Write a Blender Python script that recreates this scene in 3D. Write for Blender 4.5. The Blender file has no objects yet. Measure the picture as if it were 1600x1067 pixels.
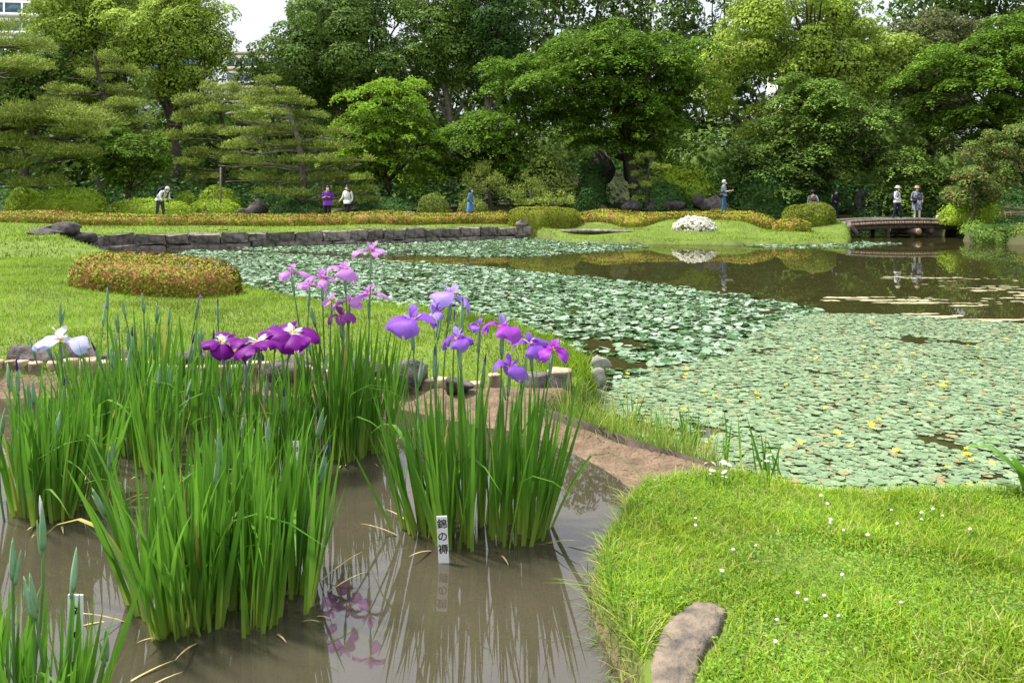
import bpy, bmesh, math, random
import numpy as np
from mathutils import Vector, Matrix, Euler

R = math.radians
SC = bpy.context.scene
COL = SC.collection

# ------------------------------------------------------------------ camera
F = 1244.0            # focal length in photograph pixels (photo is 1600 wide)
HZ = 310.0            # row of the horizon in the photograph
CZ = 1.9              # eye height above the pond
cam_d = bpy.data.cameras.new('camera'); cam = bpy.data.objects.new('camera', cam_d); COL.objects.link(cam)
cam.location = (0, 0, CZ); cam.rotation_euler = (R(90), 0, 0)
cam_d.sensor_width = 36.0; cam_d.lens = 36.0 * F / 1600.0
cam_d.shift_y = -(533.5 - HZ) / 1600.0
cam_d.clip_start = 0.05; cam_d.clip_end = 5000
SC.camera = cam

# ------------------------------------------------------------------ sky, sun, exposure
SUN_EL, SUN_AZ = 62.0, -72.0        # azimuth of the sun, clockwise from +Y
world = bpy.data.worlds.new('World'); SC.world = world; world.use_nodes = True
wn = world.node_tree.nodes; wl = world.node_tree.links; wn.clear()
w_out = wn.new('ShaderNodeOutputWorld'); w_bg = wn.new('ShaderNodeBackground')
w_sky = wn.new('ShaderNodeTexSky'); w_sky.sky_type = 'NISHITA'; w_sky.sun_disc = False
w_sky.sun_elevation = R(SUN_EL); w_sky.sun_rotation = R(SUN_AZ)
w_sky.air_density = 1.0; w_sky.dust_density = 4.0; w_sky.ozone_density = 1.0
w_hsv = wn.new('ShaderNodeHueSaturation'); w_hsv.inputs['Saturation'].default_value = 0.30
w_hsv.inputs['Value'].default_value = 1.0
wl.new(w_sky.outputs[0], w_hsv.inputs['Color'])
# thin even overcast: the clouds are a pale layer over the sky colour
w_tc = wn.new('ShaderNodeTexCoord'); w_nz = wn.new('ShaderNodeTexNoise'); w_nz.inputs['Scale'].default_value = 2.2
w_nz.inputs['Detail'].default_value = 6
wl.new(w_tc.outputs['Generated'], w_nz.inputs['Vector'])
w_mr = wn.new('ShaderNodeMapRange'); w_mr.inputs[1].default_value = 0.3; w_mr.inputs[2].default_value = 0.7
w_mr.inputs[3].default_value = 0.45; w_mr.inputs[4].default_value = 0.8
wl.new(w_nz.outputs[0], w_mr.inputs[0])
# an overcast sky grows brighter from the horizon to the zenith
w_sep = wn.new('ShaderNodeSeparateXYZ'); wl.new(w_tc.outputs['Generated'], w_sep.inputs[0])
w_el = wn.new('ShaderNodeMapRange'); w_el.inputs[1].default_value = 0.0; w_el.inputs[2].default_value = 1.0; w_el.inputs[3].default_value = 0.75; w_el.inputs[4].default_value = 1.85
wl.new(w_sep.outputs['Z'], w_el.inputs[0])
w_cl = wn.new('ShaderNodeVectorMath'); w_cl.operation = 'SCALE'; w_cl.inputs[0].default_value = (7.2, 7.7, 8.4); wl.new(w_el.outputs[0], w_cl.inputs['Scale'])
w_mix = wn.new('ShaderNodeMixRGB'); wl.new(w_cl.outputs[0], w_mix.inputs[2])
wl.new(w_mr.outputs[0], w_mix.inputs[0]); wl.new(w_hsv.outputs[0], w_mix.inputs[1])
wl.new(w_mix.outputs[0], w_bg.inputs['Color']); w_bg.inputs['Strength'].default_value = 0.105
wl.new(w_bg.outputs[0], w_out.inputs['Surface'])

sun_d = bpy.data.lights.new('sun', 'SUN'); sun_d.energy = 4.9; sun_d.angle = R(6); sun_d.color = (1.0, 0.95, 0.86)
sun = bpy.data.objects.new('sun', sun_d); COL.objects.link(sun)
_az, _el = R(SUN_AZ), R(SUN_EL)
_dir = Vector((math.sin(_az) * math.cos(_el), math.cos(_az) * math.cos(_el), math.sin(_el)))
sun.rotation_euler = (-_dir).to_track_quat('-Z', 'Y').to_euler(); sun.location = (0, 0, 60)

SC.view_settings.view_transform = 'Standard'; SC.view_settings.look = 'None'
SC.view_settings.gamma = 1.0; SC.view_settings.exposure = 0.68
SC.render.engine = 'CYCLES'
SC.cycles.use_denoising = True
SC.cycles.max_bounces = 6; SC.cycles.diffuse_bounces = 3; SC.cycles.glossy_bounces = 3
SC.cycles.transmission_bounces = 3; SC.cycles.transparent_max_bounces = 6
SC.cycles.caustics_reflective = False; SC.cycles.caustics_refractive = False

# ------------------------------------------------------------------ helpers
RNG = np.random.default_rng(7)
random.seed(7)

def W(px, py, z=0.0):
    """point of the place at height z that the photograph shows at (px, py)"""
    Y = F * (CZ - z) / (py - HZ)
    return np.array([(px - 800.0) * Y / F, Y, z])
def AT(px, py, Y):
    return np.array([(px - 800.0) * Y / F, Y, CZ - (py - HZ) * Y / F])

def tag(o, label=None, cat=None, group=None, kind=None):
    if label: o['label'] = label
    if cat: o['category'] = cat
    if group: o['group'] = group
    if kind: o['kind'] = kind
    return o

def empty(name, loc=(0, 0, 0), rz=0.0):
    o = bpy.data.objects.new(name, None); COL.objects.link(o)
    o.location = [float(v) for v in loc]; o.rotation_euler = (0, 0, rz); o.empty_display_size = 0.2
    return o

def mesh(name, V, Fa, mat=None, smooth=False, uv=None):
    """mesh data from arrays; Fa is (m,k) array or a list of such arrays"""
    me = bpy.data.meshes.new(name)
    V = np.ascontiguousarray(V, dtype=np.float32)
    Fs = Fa if isinstance(Fa, list) else [Fa]
    Fs = [np.asarray(f, dtype=np.int32) for f in Fs if len(f)]
    loops = np.concatenate([f.ravel() for f in Fs])
    tot = np.concatenate([np.full(len(f), f.shape[1], dtype=np.int32) for f in Fs])
    start = np.concatenate([[0], np.cumsum(tot)[:-1]]).astype(np.int32)
    me.vertices.add(len(V)); me.vertices.foreach_set('co', V.ravel())
    me.loops.add(len(loops)); me.loops.foreach_set('vertex_index', loops)
    me.polygons.add(len(tot)); me.polygons.foreach_set('loop_start', start)
    me.polygons.foreach_set('loop_total', tot)
    if uv is not None:
        l = me.uv_layers.new(name='UVMap')
        l.data.foreach_set('uv', np.ascontiguousarray(np.asarray(uv, dtype=np.float32)[loops]).ravel())
    me.update(calc_edges=True)
    if smooth: me.polygons.foreach_set('use_smooth', np.ones(len(tot), dtype=bool))
    if mat:
        for m in (mat if isinstance(mat, (list, tuple)) else [mat]): me.materials.append(m)
    return me

def obj(name, me, parent=None, loc=None, rot=None, scale=None):
    o = bpy.data.objects.new(name, me); COL.objects.link(o)
    if parent is not None: o.parent = parent
    if loc is not None: o.location = [float(v) for v in loc]
    if rot is not None: o.rotation_euler = [float(v) for v in rot]
    if scale is not None: o.scale = (scale,) * 3 if np.isscalar(scale) else [float(v) for v in scale]
    return o

def build(name, V, Fa, mat, parent=None, smooth=False, uv=None):
    return obj(name, mesh(name, V, Fa, mat, smooth, uv), parent)

class MB:
    """collects pieces that belong to one part"""
    def __init__(s): s.V = []; s.Q = []; s.T = []; s.n = 0
    def add(s, V, Q=None, T=None):
        V = np.asarray(V, float)
        if Q is not None and len(Q): s.Q.append(np.asarray(Q) + s.n)
        if T is not None and len(T): s.T.append(np.asarray(T) + s.n)
        s.V.append(V); s.n += len(V)
    def tube(s, pts, rad, n=6, cap=True):
        V, Q, T = tube(pts, rad, n, cap); s.add(V, Q, T)
    def box(s, c, h, rz=0.0):
        V, Q = box(c, h, rz); s.add(V, Q)
    def mesh(s, name, mat, smooth=False):
        Fa = []
        if s.Q: Fa.append(np.concatenate(s.Q))
        if s.T: Fa.append(np.concatenate(s.T))
        return mesh(name, np.concatenate(s.V), Fa, mat, smooth)
    def build(s, name, mat, parent=None, smooth=False):
        return obj(name, s.mesh(name, mat, smooth), parent)

def box(c, h, rz=0.0):
    c = np.asarray(c, float); h = np.asarray(h, float)
    s = np.array([[-1,-1,-1],[1,-1,-1],[1,1,-1],[-1,1,-1],[-1,-1,1],[1,-1,1],[1,1,1],[-1,1,1]], float) * h
    ca, sa = math.cos(rz), math.sin(rz)
    s = s @ np.array([[ca, sa, 0], [-sa, ca, 0], [0, 0, 1]])
    return s + c, np.array([[0,3,2,1],[4,5,6,7],[0,1,5,4],[1,2,6,5],[2,3,7,6],[3,0,4,7]])

def tube(pts, rad, n=6, cap=True):
    P = np.asarray(pts, float); m = len(P); rad = np.broadcast_to(np.asarray(rad, float), (m,))
    d = np.gradient(P, axis=0); d /= np.linalg.norm(d, axis=1)[:, None] + 1e-9
    ref = np.array([0.0, 0, 1]) if abs(d[0][2]) < 0.9 else np.array([1.0, 0, 0])
    a = np.cross(d, ref); a /= np.linalg.norm(a, axis=1)[:, None] + 1e-9; b = np.cross(d, a)
    t = np.arange(n) * 2 * np.pi / n
    V = P[:, None] + rad[:, None, None] * (a[:, None] * np.cos(t)[None, :, None] + b[:, None] * np.sin(t)[None, :, None])
    V = V.reshape(-1, 3)
    i = np.arange(m - 1)[:, None] * n; j = np.arange(n)[None]; k = (j + 1) % n
    Q = np.stack([i + j, i + n + j, i + n + k, i + k], -1).reshape(-1, 4)
    T = []
    if cap:
        V = np.concatenate([V, P[:1], P[-1:]]); a0, a1 = m * n, m * n + 1
        T = np.array([[a0, x, (x + 1) % n] for x in range(n)] + [[a1, (m - 1) * n + (x + 1) % n, (m - 1) * n + x] for x in range(n)])
    return V, Q, T

_ico = {}
def ico(sub):
    if sub not in _ico:
        bm = bmesh.new(); bmesh.ops.create_icosphere(bm, subdivisions=sub, radius=1.0)
        _ico[sub] = (np.array([v.co[:] for v in bm.verts]), np.array([[v.index for v in f.verts] for f in bm.faces])); bm.free()
    return _ico[sub]

def vnoise(P, seed=0, scale=1.0):
    """smooth pseudo noise in [-1,1]"""
    P = np.asarray(P, float) * scale; r = np.random.default_rng(seed); o = np.zeros(len(P))
    for k in range(5):
        v = r.normal(size=3) * (0.7 + 0.5 * k); o += np.sin(P @ v + r.uniform(0, 6.28)) / (1 + 0.35 * k)
    return o / 2.6

def rock_mesh(name, radii, mat, seed=0, sub=3, rough=0.22, flat=None):
    V, T = ico(sub); V = V.copy(); r = np.random.default_rng(seed)
    for k in range(9):                          # cut facets
        n = r.normal(size=3); n /= np.linalg.norm(n); d = r.uniform(0.48, 0.85)
        e = V @ n - d; V = np.where((e > 0)[:, None], V - n * e[:, None] * 0.9, V)
    V = V * (1 + rough * 0.5 * vnoise(V, seed, 2.2) + rough * 0.3 * vnoise(V, seed + 5, 5.5))[:, None]
    V = V * np.asarray(radii, float)
    if flat is not None: V[:, 2] = np.minimum(V[:, 2], flat + 0.02 * vnoise(V, seed, 6 / max(radii)))
    return mesh(name, V, T, mat, smooth=False)

# ------------------------------------------------------------------ materials
def nodes(name):
    m = bpy.data.materials.new(name); m.use_nodes = True; nt = m.node_tree; nt.nodes.clear()
    return m, nt, nt.nodes, nt.links

def mixc(nt, fac, a, b, mode='MIX'):
    n = nt.nodes.new('ShaderNodeMixRGB'); n.blend_type = mode
    for i, v in ((0, fac), (1, a), (2, b)):
        if hasattr(v, 'links') or isinstance(v, bpy.types.NodeSocket): nt.links.new(v, n.inputs[i])
        else: n.inputs[i].default_value = v if i == 0 else (*v, 1)
    return n.outputs[0]

def noise(nt, scale, detail=4, vec=None, rough=0.55):
    n = nt.nodes.new('ShaderNodeTexNoise'); n.inputs['Scale'].default_value = scale
    n.inputs['Detail'].default_value = detail; n.inputs['Roughness'].default_value = rough
    if vec is not None: nt.links.new(vec, n.inputs['Vector'])
    return n.outputs[0]

def ramp(nt, sock, lo, hi, a=0.0, b=1.0):
    n = nt.nodes.new('ShaderNodeMapRange'); n.inputs[1].default_value = lo; n.inputs[2].default_value = hi
    n.inputs[3].default_value = a; n.inputs[4].default_value = b; n.clamp = True
    nt.links.new(sock, n.inputs[0]); return n.outputs[0]

def obj_vec(nt):
    n = nt.nodes.new('ShaderNodeNewGeometry'); return n.outputs['Position']

def plain(name, col, rough=0.7, var=0.25, scale=8.0, bump=0.0, spec=0.3, col2=None, each=0.0):
    m, nt, N, L = nodes(name)
    p = N.new('ShaderNodeBsdfPrincipled'); o = N.new('ShaderNodeOutputMaterial'); L.new(p.outputs[0], o.inputs[0])
    tc = N.new('ShaderNodeTexCoord').outputs['Object']
    nz = noise(nt, scale, 5, tc)
    c2 = col2 if col2 else tuple(c * (1 - var) for c in col)
    cc = mixc(nt, ramp(nt, nz, 0.35, 0.65), c2, tuple(min(1, c * (1 + var * 0.5)) for c in col))
    if each:
        vm = N.new('ShaderNodeVectorMath'); vm.operation = 'SCALE'; L.new(cc, vm.inputs[0]); L.new(ramp(nt, N.new('ShaderNodeObjectInfo').outputs['Random'], 0, 1, 1 - each, 1 + each), vm.inputs['Scale']); cc = vm.outputs[0]
    L.new(cc, p.inputs['Base Color'])
    p.inputs['Roughness'].default_value = rough; p.inputs['Specular IOR Level'].default_value = spec
    if bump:
        b = N.new('ShaderNodeBump'); b.inputs['Strength'].default_value = bump; b.inputs['Distance'].default_value = 0.02
        L.new(noise(nt, scale * 4, 5, tc), b.inputs['Height']); L.new(b.outputs[0], p.inputs['Normal'])
    return m

def leafmat(name, a, b, c=None, cfrac=0.0, transl=0.3, rough=0.6, spec=0.07, patch=0.38, pscale=0.6):
    """foliage: every leaf (mesh island) has its own mix of a and b; a fraction takes c"""
    m, nt, N, L = nodes(name)
    g = N.new('ShaderNodeNewGeometry'); rnd = g.outputs['Random Per Island']
    col = mixc(nt, rnd, a, b)
    nz = noise(nt, pscale, 3, g.outputs['Position'])
    dk = ramp(nt, nz, 0.35, 0.65, 1.0 - patch, 1.0 + patch * 0.5)
    vm = N.new('ShaderNodeVectorMath'); vm.operation = 'SCALE'; L.new(col, vm.inputs[0]); L.new(dk, vm.inputs['Scale'])
    col = vm.outputs[0]
    if c is not None:
        wn_ = N.new('ShaderNodeTexWhiteNoise'); wn_.noise_dimensions = '1D'; L.new(rnd, wn_.inputs['W'])
        nz2 = noise(nt, pscale * 2.5, 2, g.outputs['Position'])
        th = N.new('ShaderNodeMath'); th.operation = 'ADD'; L.new(wn_.outputs['Value'], th.inputs[0])
        L.new(ramp(nt, nz2, 0.35, 0.65, -0.14, 0.14), th.inputs[1])
        lt = N.new('ShaderNodeMath'); lt.operation = 'LESS_THAN'; lt.inputs[1].default_value = cfrac; L.new(th.outputs[0], lt.inputs[0])
        col = mixc(nt, lt.outputs[0], col, c)
    p = N.new('ShaderNodeBsdfPrincipled'); L.new(col, p.inputs['Base Color'])
    p.inputs['Roughness'].default_value = rough; p.inputs['Specular IOR Level'].default_value = spec
    t = N.new('ShaderNodeBsdfTranslucent'); L.new(col, t.inputs['Color'])
    mx = N.new('ShaderNodeMixShader'); mx.inputs[0].default_value = transl
    L.new(p.outputs[0], mx.inputs[1]); L.new(t.outputs[0], mx.inputs[2])
    o = N.new('ShaderNodeOutputMaterial'); L.new(mx.outputs[0], o.inputs[0])
    return m

M = {}
M['bark'] = plain('bark', (0.075, 0.06, 0.047), 0.9, 0.5, 5, 0.6)
M['bark_pale'] = plain('bark_pale', (0.20, 0.17, 0.14), 0.9, 0.45, 6, 0.5)
M['rock_dark'] = plain('rock_dark', (0.095, 0.08, 0.075), 0.85, 0.6, 4.5, 0.9, col2=(0.03, 0.028, 0.026), each=.25)  # dark stone, deepened further to paint in shade the crowns do not cast
M['rock_near'] = plain('rock_near', (0.11, 0.09, 0.087), 0.85, 0.6, 16, 0.9, col2=(0.03, 0.027, 0.026), each=.25)
M['rock_grey'] = plain('rock_grey', (0.30, 0.28, 0.26), 0.85, 0.5, 4, 0.6, col2=(0.13, 0.125, 0.11))
M['stone_wall'] = plain('stone_wall', (0.20, 0.165, 0.15), 0.85, 0.5, 5.0, 0.9, col2=(0.065, 0.06, 0.052), each=.4)
M['log_pale'] = plain('log_pale', (0.46, 0.37, 0.25), 0.85, 0.35, 12, 0.4, col2=(.24, .18, .11), each=.15)
M['log_side'] = plain('log_side', (0.26, 0.19, 0.13), 0.9, 0.45, 8, 0.5)
M['wood_dark'] = plain('wood_dark', (0.085, 0.062, 0.05), 0.85, 0.45, 6, 0.5)
M['wood_mid'] = plain('wood_mid', (0.165, 0.135, 0.115), 0.85, 0.45, 6, 0.4)
M['log_end'] = plain('log_end', (0.50, 0.34, 0.20), 0.8, 0.35, 12, 0.2)
M['bamboo'] = plain('bamboo', (0.42, 0.33, 0.17), 0.6, 0.3, 6)
M['white_paint'] = plain('white_paint', (0.80, 0.80, 0.78), 0.45, 0.06, 10)
M['ink'] = plain('ink', (0.012, 0.012, 0.013), 0.6, 0.2, 10)
M['black_metal'] = plain('black_metal', (0.02, 0.02, 0.02), 0.5, 0.2, 10)
M['lf_camphor'] = leafmat('camphor_leaves', (0.22, 0.34, 0.04), (0.45, 0.55, 0.10))
M['lf_camphor_mid'] = leafmat('camphor_green_leaves', (0.11, 0.21, 0.035), (0.23, 0.34, 0.065))
M['lf_dark'] = leafmat('evergreen_leaves', (0.04, 0.095, 0.025), (0.10, 0.18, 0.04))
M['lf_oak'] = leafmat('oak_leaves', (0.07, 0.14, 0.028), (0.18, 0.27, 0.05))
M['lf_maple'] = leafmat('maple_leaves', (0.075, 0.17, 0.018), (0.20, 0.32, 0.035), transl=0.35)
M['lf_maple_bright'] = leafmat('bright_maple_leaves', (0.17, 0.32, 0.025), (0.32, 0.48, 0.05), transl=0.4)
M['lf_olive'] = leafmat('olive_leaves', (0.10, 0.12, 0.05), (0.18, 0.20, 0.07))
M['lf_red'] = leafmat('myrtle_leaves', (0.10, 0.19, 0.04), (0.20, 0.28, 0.06), c=(0.34, 0.20, 0.09), cfrac=0.15)
M['lf_pine'] = leafmat('pine_needles', (0.15, 0.22, 0.035), (0.36, 0.42, 0.085), transl=0.15)
M['lf_bush'] = leafmat('bush_leaves', (0.19, 0.31, 0.02), (0.37, 0.49, 0.05))
M['lf_box'] = leafmat('clipped_leaves', (0.13, 0.19, 0.03), (0.27, 0.33, 0.065))
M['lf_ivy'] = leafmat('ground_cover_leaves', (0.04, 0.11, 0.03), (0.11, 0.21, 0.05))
M['lf_azalea'] = leafmat('azalea_leaves', (0.15, 0.18, 0.015), (0.33, 0.34, 0.035), c=(0.42, 0.19, 0.09), cfrac=0.15, patch=0.3, pscale=1.5, transl=.08)
M['lf_azalea_oval'] = leafmat('azalea_oval_leaves', (0.13, 0.17, 0.015), (0.31, 0.31, 0.03), c=(0.40, 0.16, 0.08), cfrac=0.20, patch=0.3, pscale=4, transl=.05)
M['lf_azalea_g'] = leafmat('azalea_green_leaves', (0.13, 0.18, 0.018), (0.27, 0.31, 0.03), c=(0.42, 0.20, 0.09), cfrac=0.06, patch=0.2, pscale=1.5)
M['lf_hedge'] = leafmat('hedge_leaves', (0.12, 0.17, 0.02), (0.23, 0.27, 0.035), patch=0.25, pscale=1.2)
M['bloom_red'] = leafmat('red_azalea_blooms', (0.55, 0.07, 0.07), (0.75, 0.16, 0.16), patch=0.1)
M['bloom_white'] = leafmat('white_azalea_blooms', (0.80, 0.78, 0.66), (0.85, 0.84, 0.76), patch=0.08)
M['gr_near'] = leafmat('near_grass', (0.13, 0.29, 0.018), (0.42, 0.55, 0.05), c=(0.50, 0.47, 0.17), cfrac=0.05, transl=0.45, patch=0.25, pscale=1.6)
M['gr_left'] = leafmat('lawn_grass', (0.12, 0.245, 0.014), (0.30, 0.41, 0.038), transl=0.4, patch=0.45, pscale=0.9)
M['gr_wild'] = leafmat('shore_grass_blades', (0.14, 0.28, 0.03), (0.36, 0.45, 0.09), c=(0.50, 0.42, 0.20), cfrac=0.10, transl=0.4, patch=0.2, pscale=2)
# ------------------------------------------------------------------ the lie of the land
def poly(pts): return np.array([W(*p)[:2] if len(p) == 3 else p for p in pts], float)

BOARD = [W(850, 641, .31), W(1165, 747, .31)]
LAWN_EDGE = [(1160, 748, .33), (1080, 752, .33), (1010, 764, .33), (990, 782, .33), (978, 815, .33), (950, 850, .33), (940, 890, .33),
             (944, 932, .33), (962, 972, .33), (985, 1012, .33), (1003, 1046, .33), (1012, 1110, .33), (1018, 1300, .33)]
POND = poly([(850, 641, .31), (1165, 747, .31), (1300, 753, .38), (1600, 758, .38), (2300, 762, .38), (26.0, 7.0), (30.0, 20.0), (27.0, 30.0),
             (1640, 384, 0.), (1560, 381, 0.), (1500, 377, 0.), (21.6, 37.5), (22.2, 41.0), (20.5, 44.0), (17.2, 43.0), (16.6, 40.5), (16.0, 37.5),
             (1325, 381, 0.), (1250, 382.5, 0.), (1120, 383, 0.), (1000, 382, 0.), (900, 379, 0.), (852, 374.5, 0.),
             (828, 373, 0.), (660, 378, 0.), (500, 384, 0.), (300, 388, 0.), (180, 391, 0.), (95, 399, 0.),
             (125, 408, .2), (200, 418, .3), (300, 434, .33), (392, 456, .33), (470, 470, .33), (560, 480, .33), (700, 491, .33), (800, 511, .33),
             (870, 537, .33), (925, 566, .33), (938, 594, .3), (905, 618, .3)])
BEDW = poly([(-900, 622, .25), (0, 622, .25), (200, 620, .25), (380, 616, .25), (500, 622, .25), (610, 636, .25), (700, 656, .25), (800, 674, .25), (865, 694, .25),
             (935, 728, .25), (985, 760, .25)] + LAWN_EDGE[3:] + [(0.45, 0.9), (-9.0, 0.9)])
SOIL = poly([(-900, 588, .36), (0, 588, .36), (200, 586, .36), (400, 588, .36), (620, 602, .36), (760, 604, .34), (890, 610, .32)] + [(850, 641, .31), (1165, 747, .31)]
            + LAWN_EDGE + [(0.45, 0.7), (-9.3, 0.7)])

def sdist(P, poly_):
    """signed distance to a polygon, positive inside"""
    P = np.asarray(P, float)[:, :2]; A = poly_; B = np.roll(poly_, -1, 0)
    best = np.full(len(P), 1e9); ins = np.zeros(len(P), bool)
    for a, b in zip(A, B):
        ab = b - a; t = np.clip(((P - a) @ ab) / (ab @ ab + 1e-12), 0, 1)
        best = np.minimum(best, np.hypot(*(P - a - t[:, None] * ab).T))
        c = (a[1] > P[:, 1]) != (b[1] > P[:, 1])
        with np.errstate(divide='ignore', invalid='ignore'):
            xi = (b[0] - a[0]) * (P[:, 1] - a[1]) / (b[1] - a[1] + 1e-15) + a[0]
        ins ^= c & (P[:, 0] < xi)
    return np.where(ins, best, -best)

CP = np.array([
    (0.8, 2.4, .36), (2.5, 3, .38), (1.5, 4.2, .37), (4, 4.2, .38), (7, 3, .4), (0.5, -1, .36), (-4, -3, .36), (8, -3, .45), (14, 5, .5), (30, 4, .6),
    (-3, 8.2, .40), (-6, 8.3, .46), (-10, 8, .6), (-1, 8.8, .37), (0.3, 7.8, .35), (0.5, 6.8, .33), (-4.5, 12.5, .40), (-8, 12, .56), (-9, 18, .60), (-14, 20, .80), (-13, 25, .72),
    (-20, 25, 1.1), (-14, 28.5, .58), (-12, 30.3, .56), (-8, 32.2, .54), (-4, 35.0, .52), (0.8, 38.3, .50), (-25, 12, .9),
    (-22, 33, .90), (-16, 33, .72), (-10, 34, .68), (-3, 36.5, .68), (1.5, 39.0, .62),
    (-22, 37, .98), (-12, 37, .88), (-6, 37.6, .87), (0, 39.3, .86), (6, 41, 1.0), (10.5, 41, 1.1), (13, 42.5, .8), (15.2, 42, .68), (16.0, 39.3, .74),
    (3, 35.4, .12), (7, 33.9, .12), (11, 34.0, .12), (14.5, 35.4, .14), (3.2, 37.3, .40), (5.7, 37.6, .46), (13.0, 37.5, .36), (8.2, 39.0, .85), (8.6, 36.6, .38), (4.6, 39.2, .8), (10.5, 39.2, .86),
    (22.5, 36, .3), (24, 33, .3), (23, 40, .75), (27, 38, .8), (34, 30, .8),
    (-22, 45, 1.4), (-12, 44, 1.25), (-8, 46, 1.3), (0, 46, 1.5), (2.5, 52, 3.4), (6.2, 54, 3.9), (10.4, 50, 3.0), (6.6, 49.4, 1.25), (6.6, 48, 1.2), (12, 48, 2.2), (18, 49, 1.4), (25, 48, 1.5),
    (6.2, 46.5, 1.2), (2, 44, 1.15), (10, 45.5, 1.5), (0, 70, 3), (-40, 70, 3), (40, 70, 3), (0, 110, 3), (-70, 110, 3), (70, 110, 3), (-60, 30, 2), (60, 30, 2), (0, -60, .5), (-60, -60, .5), (60, -60, .5)], float)

def sm(x, a, b):
    t = np.clip((x - a) / (b - a), 0, 1); return t * t * (3 - 2 * t)

def ground_z(P, masks=False):
    P = np.atleast_2d(np.asarray(P, float))[:, :2]
    d2 = ((P[:, None] - CP[None, :, :2]) ** 2).sum(-1) + 0.25
    w = 1.0 / d2 ** 1.6
    z = (w * CP[:, 2]).sum(1) / w.sum(1)
    P3 = np.c_[P, np.zeros(len(P))]
    near = np.clip(np.hypot(P[:, 0], P[:, 1]) / 10, 0.15, 1.0)
    z = z + 0.02 * near * vnoise(P3, 3, 0.9) + 0.006 * vnoise(P3, 4, 7.0)
    ds = sdist(P, SOIL); db = sdist(P, BEDW) + 0.02 * vnoise(P3, 8, 6.0)
    soil = 0.25 + 0.10 * sm(-db, 0, 0.45) - 0.085 * sm(db, 0, 0.35) + 0.007 * vnoise(P3, 9, 14.0) * sm(-db, -.02, .1) + 0.004 * vnoise(P3, 10, 40.0) * sm(-db, -.02, .1)
    ms = sm(ds, -0.015, 0.05)
    z = z * (1 - ms) + soil * ms
    dp = sdist(P, POND) + 0.03 * vnoise(P3, 11, 3.0)
    mp = sm(dp, -0.10, 0.16)
    z = z * (1 - mp) - 0.55 * mp
    if not masks: return z
    forest = np.clip(sm(P[:, 1] - 3.2 * sm(-P[:, 0], 7, 10), 39.6, 41.0) + sm(P[:, 0], 16.5, 18) * sm(P[:, 1], 30, 33), 0, 1)
    return z, ms, forest, mp

def gz(x, y): return float(ground_z([[x, y]])[0])

def make_ground():
    th = np.concatenate([np.linspace(-180, -60, 40, endpoint=False), np.linspace(-60, -42, 30, endpoint=False), np.linspace(-42, 42, 280, endpoint=False),
                         np.linspace(42, 60, 30, endpoint=False), np.linspace(60, 180, 40, endpoint=False)]) * np.pi / 180
    r = np.concatenate([[0.4, 0.8, 1.2, 1.6], np.geomspace(2.0, 12, 180), np.geomspace(12.05, 60, 90), np.geomspace(63, 3000, 26)])
    n, m = len(th), len(r)
    P = np.stack([r[:, None] * np.sin(th)[None], r[:, None] * np.cos(th)[None]], -1).reshape(-1, 2)
    z = np.empty(len(P)); ms = z.copy(); fo = z.copy(); mp = z.copy()
    for s in range(0, len(P), 20000):
        z[s:s+20000], ms[s:s+20000], fo[s:s+20000], mp[s:s+20000] = ground_z(P[s:s+20000], True)
    i = np.arange(m - 1)[:, None] * n; j = np.arange(n)[None]; k = (j + 1) % n
    Q = np.stack([i + j, i + n + j, i + n + k, i + k], -1).reshape(-1, 4)[:, ::-1]
    V = np.c_[P, z]; V = np.concatenate([V, [[0, 0, 0.3]]]); T = np.array([[len(V) - 1, a, (a + 1) % n] for a in range(n)])[:, ::-1]
    mt, nt, N, L = nodes('garden_ground')
    p = N.new('ShaderNodeBsdfPrincipled'); o = N.new('ShaderNodeOutputMaterial'); L.new(p.outputs[0], o.inputs[0])
    pos = obj_vec(nt)
    g = mixc(nt, ramp(nt, noise(nt, 1.2, 5, pos), 0.35, 0.65), (0.09, 0.145, 0.018), (0.15, 0.22, 0.032))
    g = mixc(nt, ramp(nt, noise(nt, 22, 4, pos), 0.4, 0.75), g, (0.13, 0.15, 0.045))
    so = mixc(nt, ramp(nt, noise(nt, 9, 6, pos), 0.35, 0.65), (0.12, 0.083, 0.054), (0.215, 0.15, 0.10))
    so = mixc(nt, ramp(nt, noise(nt, 55, 4, pos), 0.52, 0.68), so, (0.075, 0.05, 0.036))
    fo_c = mixc(nt, ramp(nt, noise(nt, 0.9, 5, pos), 0.35, 0.65), (0.035, 0.05, 0.018), (0.075, 0.085, 0.035))
    at = N.new('ShaderNodeAttribute'); at.attribute_name = 'cover'
    sp = N.new('ShaderNodeSeparateColor'); L.new(at.outputs['Color'], sp.inputs[0])
    c = mixc(nt, sp.outputs[1], g, fo_c); c = mixc(nt, sp.outputs[0], c, so)
    c = mixc(nt, sp.outputs[2], c, (0.09, 0.07, 0.045))
    L.new(c, p.inputs['Base Color']); p.inputs['Roughness'].default_value = 0.9; p.inputs['Specular IOR Level'].default_value = 0.15
    b = N.new('ShaderNodeBump'); b.inputs['Strength'].default_value = 0.9; b.inputs['Distance'].default_value = 0.03
    L.new(noise(nt, 35, 6, pos), b.inputs['Height']); L.new(b.outputs[0], p.inputs['Normal'])
    me = mesh('ground', V, [Q, T], mt, True)
    a = me.attributes.new('cover', 'FLOAT_COLOR', 'POINT')
    C = np.zeros((len(V), 4), np.float32); C[:-1, 0] = ms; C[:-1, 1] = fo; C[:-1, 2] = mp; C[:, 3] = 1
    a.data.foreach_set('color', C.ravel())
    tag(obj('ground', me), 'lawn and bare soil of the garden round the pond', 'ground', kind='structure')
make_ground()

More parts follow.
